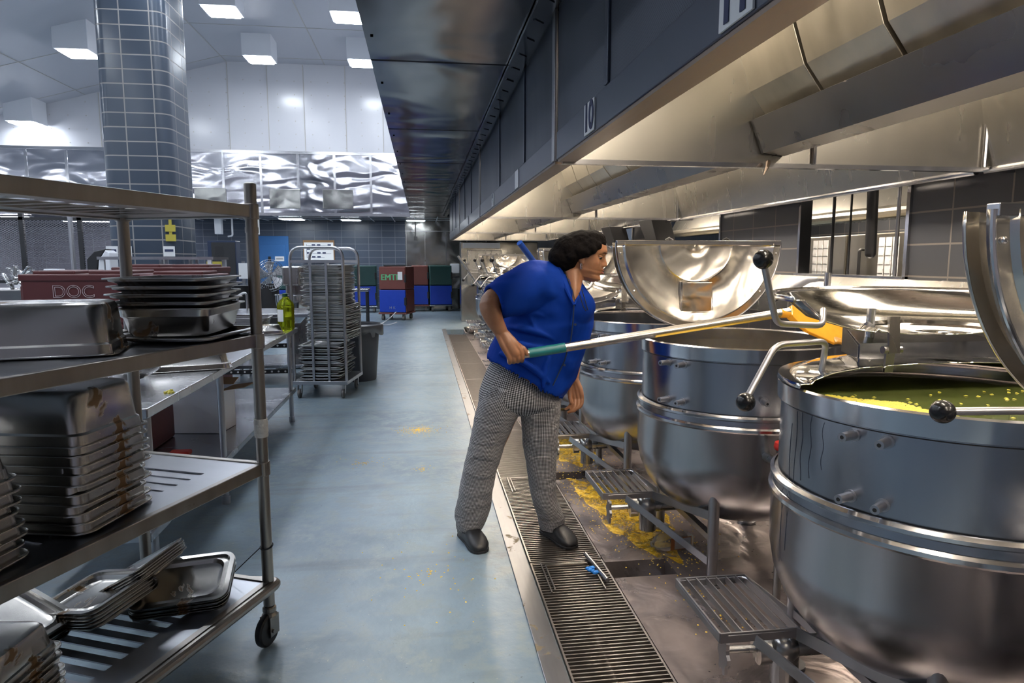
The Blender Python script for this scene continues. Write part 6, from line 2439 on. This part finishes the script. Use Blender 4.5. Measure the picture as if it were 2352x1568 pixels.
dsp.strength = 0.03
dsp.mid_level = 0.5

def on_shirt(px_, py_, Y):
    return L3(at(px_, py_, Y))
# collar, placket, pocket, buttons, cord
m = MB()
A = [on_shirt(1283, 612, 3.18), on_shirt(1291, 640, 3.155), on_shirt(1300, 664, 3.125), on_shirt(1318, 700, 3.095)]
m.tube(A, [0.008, 0.012, 0.011, 0.006], 8)
m.tube([on_shirt(1335, 645, 3.20), on_shirt(1333, 668, 3.16), on_shirt(1320, 700, 3.095)], [0.008, 0.010, 0.006], 8)
m.build('collar', 'shirt', cook, smooth=True)
m = MB()
m.tube([on_shirt(1318, 700, 3.094), on_shirt(1316, 740, 3.098), on_shirt(1311, 780, 3.115), on_shirt(1296, 830, 3.14), on_shirt(1270, 885, 3.155)], 0.0035, 8)
m.build('placket_seam', 'navy', cook, smooth=True)
for px_, py_ in ((1321, 745), (1313, 790), (1296, 838)):
    m = MB()
    c = on_shirt(px_, py_, 3.088 + 0.0006 * max(0, py_ - 760))
    m.cyl(c, c + Vector((0.001, -0.004, 0)), 0.006, n=14)
    m.build('button', 'navy', cook)
m = MB()
m.tube([on_shirt(1297, 622, 3.175), on_shirt(1306, 645, 3.14), on_shirt(1316, 668, 3.115), on_shirt(1320, 690, 3.10)], 0.0024, 6)
m.tube([on_shirt(1330, 672, 3.11), on_shirt(1340, 705, 3.10), on_shirt(1346, 714, 3.105)], 0.0022, 6)
m.tube([on_shirt(1336, 664, 3.12), on_shirt(1347, 700, 3.11), on_shirt(1350, 712, 3.115)], 0.0022, 6)
m.build('neck_cord', 'cord', cook, smooth=True)

# --- trousers: lofts with uv
def pants():
    m = MB()
    m.uv = []
    def leg(rows, n=40, sq=0.9):
        rings, prev, v, per = [], None, 0.0, None
        for (xl, yl), (xr, yr), Y, hd in rows:
            A, B = at(xl, yl, Y), at(xr, yr, Y)
            c = (A + B) / 2
            if prev is not None:
                v += (c - prev).length
            prev = c
            a = (B - A) / 2
            r = ell_ring(L3(c), a, Vector((0, hd, 0)), n, sq)
            r.append(r[0].copy())
            u = 0
            w = a.length
            if per is None:
                per = 2 * PI * math.sqrt((w * w + hd * hd) / 2) * 0.9
            for k in range(n + 1):
                m.uv.append((k / n * per, v))
            rings.append(r)
        m.loft(rings, False, False, False)
    # pelvis
    leg([((1136, 806), (1280, 878), 3.34, 0.11), ((1124, 842), (1276, 900), 3.34, 0.125), ((1106, 880), (1284, 915), 3.345, 0.140), ((1098, 918), (1287, 926), 3.35, 0.145), ((1102, 938), (1284, 940), 3.355, 0.11), ((1150, 952), (1250, 952), 3.36, 0.04)])
    # right leg (camera left)
    leg([((1116, 872), (1226, 900), 3.34, 0.125), ((1099, 920), (1204, 930), 3.345, 0.125), ((1092, 962), (1178, 968), 3.36, 0.105), ((1081, 1010), (1160, 1012), 3.38, 0.10), ((1069, 1055), (1146, 1055), 3.40, 0.097),
         ((1064, 1080), (1137, 1080), 3.405, 0.092), ((1057, 1120), (1132, 1120), 3.43, 0.090), ((1048, 1165), (1125, 1163), 3.45, 0.090), ((1045, 1188), (1121, 1186), 3.46, 0.086), ((1049, 1212), (1101, 1217), 3.465, 0.080)])
    # left leg
    leg([((1190, 880), (1276, 905), 3.35, 0.12), ((1196, 925), (1288, 925), 3.36, 0.12), ((1197, 962), (1284, 962), 3.37, 0.105), ((1202, 1010), (1279, 1010), 3.39, 0.098), ((1208, 1055), (1276, 1052), 3.40, 0.094),
         ((1213, 1090), (1276, 1088), 3.405, 0.088), ((1219, 1136), (1275, 1134), 3.42, 0.086), ((1228, 1165), (1284, 1160), 3.43, 0.088), ((1238, 1190), (1297, 1186), 3.44, 0.088), ((1241, 1212), (1294, 1210), 3.445, 0.082)])
    o = m.build('trousers', 'pants', cook, smooth=True, edge=False, solid=0.004, recalc=True)
    sb = o.modifiers.new('sub', 'SUBSURF')
    sb.levels = 2
    sb.render_levels = 2
    tx = bpy.data.textures.new('trouser_folds', 'CLOUDS')
    tx.noise_scale = 0.09
    d = o.modifiers.new('folds', 'DISPLACE')
    d.texture = tx
    d.strength = 0.018
    d.mid_level = 0.5
pants()

# --- clogs
def clog(base, ang, parent):
    T = Matrix.Translation(L3(base)) @ Matrix.Rotation(ang, 4, 'Z')
    # +x toe direction; profile rings along x
    prof = [(-0.125, 0.026, 0.020, 0.065), (-0.115, 0.036, 0.010, 0.085), (-0.08, 0.041, 0.006, 0.095), (-0.04, 0.042, 0.004, 0.100), (0.0, 0.044, 0.004, 0.098), (0.04, 0.049, 0.004, 0.088), (0.08, 0.053, 0.006, 0.074), (0.115, 0.050, 0.008, 0.060),
            (0.14, 0.038, 0.012, 0.045), (0.153, 0.020, 0.018, 0.034)]
    m = MB()
    rings = []
    for x, w, z0, z1 in prof:
        r = []
        for k in range(28):
            a = 2 * PI * k / 28
            ca, sa = math.cos(a), math.sin(a)
            y = w * (abs(ca) ** (0.8 if sa > 0 else 0.5)) * (1 if ca > 0 else -1)
            z = (z0 + z1) / 2 + (z1 - z0) / 2 * (abs(sa) ** (0.9 if sa > 0 else 0.35)) * (1 if sa > 0 else -1)
            r.append((x, y + 0.010 * math.sin((x + 0.1) * 9), z))
        rings.append(r)
    m.loft(rings, T=T)
    o = m.build('shoe', 'shoe', parent, smooth=True, edge=False)
    m = MB()
    pts = []
    for x, w, z0, z1 in prof:
        pts.append((x, -w * 1.03 + 0.010 * math.sin((x + 0.1) * 9)))
    for x, w, z0, z1 in reversed(prof):
        pts.append((x, w * 1.03 + 0.010 * math.sin((x + 0.1) * 9)))
    m.poly([(x, y, 0.0) for x, y in pts], (0, 0, 0.016))
    e = MB()
    e.add(m.v, m.f, T)
    e.build('sole', 'rubber', o, bevel=0.004)
    return o
def clog_at(heel, toe):
    H, Tt = atz(*heel, 0.01), atz(*toe, 0.01)
    c = (H + Tt) / 2
    d = Tt - H
    clog(Vector((c.x, c.y, 0.0)), math.atan2(d.y, d.x), cook)
clog_at((1063, 1222), (1100, 1264))
clog_at((1251, 1216), (1306, 1253))

# --- the long stirring paddle
t = thing('stirring_paddle', 'long metal paddle with teal wrapped grip held by the cook', 'paddle')
m = MB()
m.cyl(PA, PB, 0.0215, n=28)
m.build('pole', 'pole', t, smooth=True)
G0, G1 = at(1214, 810, 3.025), at(1297, 793, 3.035)
G0 = PA + pd * (G0 - PA).dot(pd)
G1 = PA + pd * (G1 - PA).dot(pd)
m = MB()
m.cyl(G0, G1, 0.0232, n=28)
m.build('grip_wrap', 'teal', t, smooth=True)
m = MB()
bd = (at(1942, 768, 3.12) - PB).normalized()
m.cyl(PB - pd * 0.05, PB + bd * 0.02, 0.023, n=20)
e0 = PB + bd * 0.0
bw = Vector((0.25, 0.6, 0.7)).normalized()
rows = []
for t_, w, th_ in ((0.0, 0.03, 0.02), (0.05, 0.06, 0.014), (0.10, 0.085, 0.010), (0.30, 0.095, 0.008), (0.34, 0.09, 0.006)):
    c = e0 + bd * t_ + Vector((0, 0, 0.0))
    n_ = bd.cross(bw).normalized()
    rows.append([c - bw * w - n_ * th_, c + bw * w - n_ * th_, c + bw * w + n_ * th_, c - bw * w + n_ * th_])
m.loft(rows)
m.build('blade', 'soupy', t, bevel=0.004)
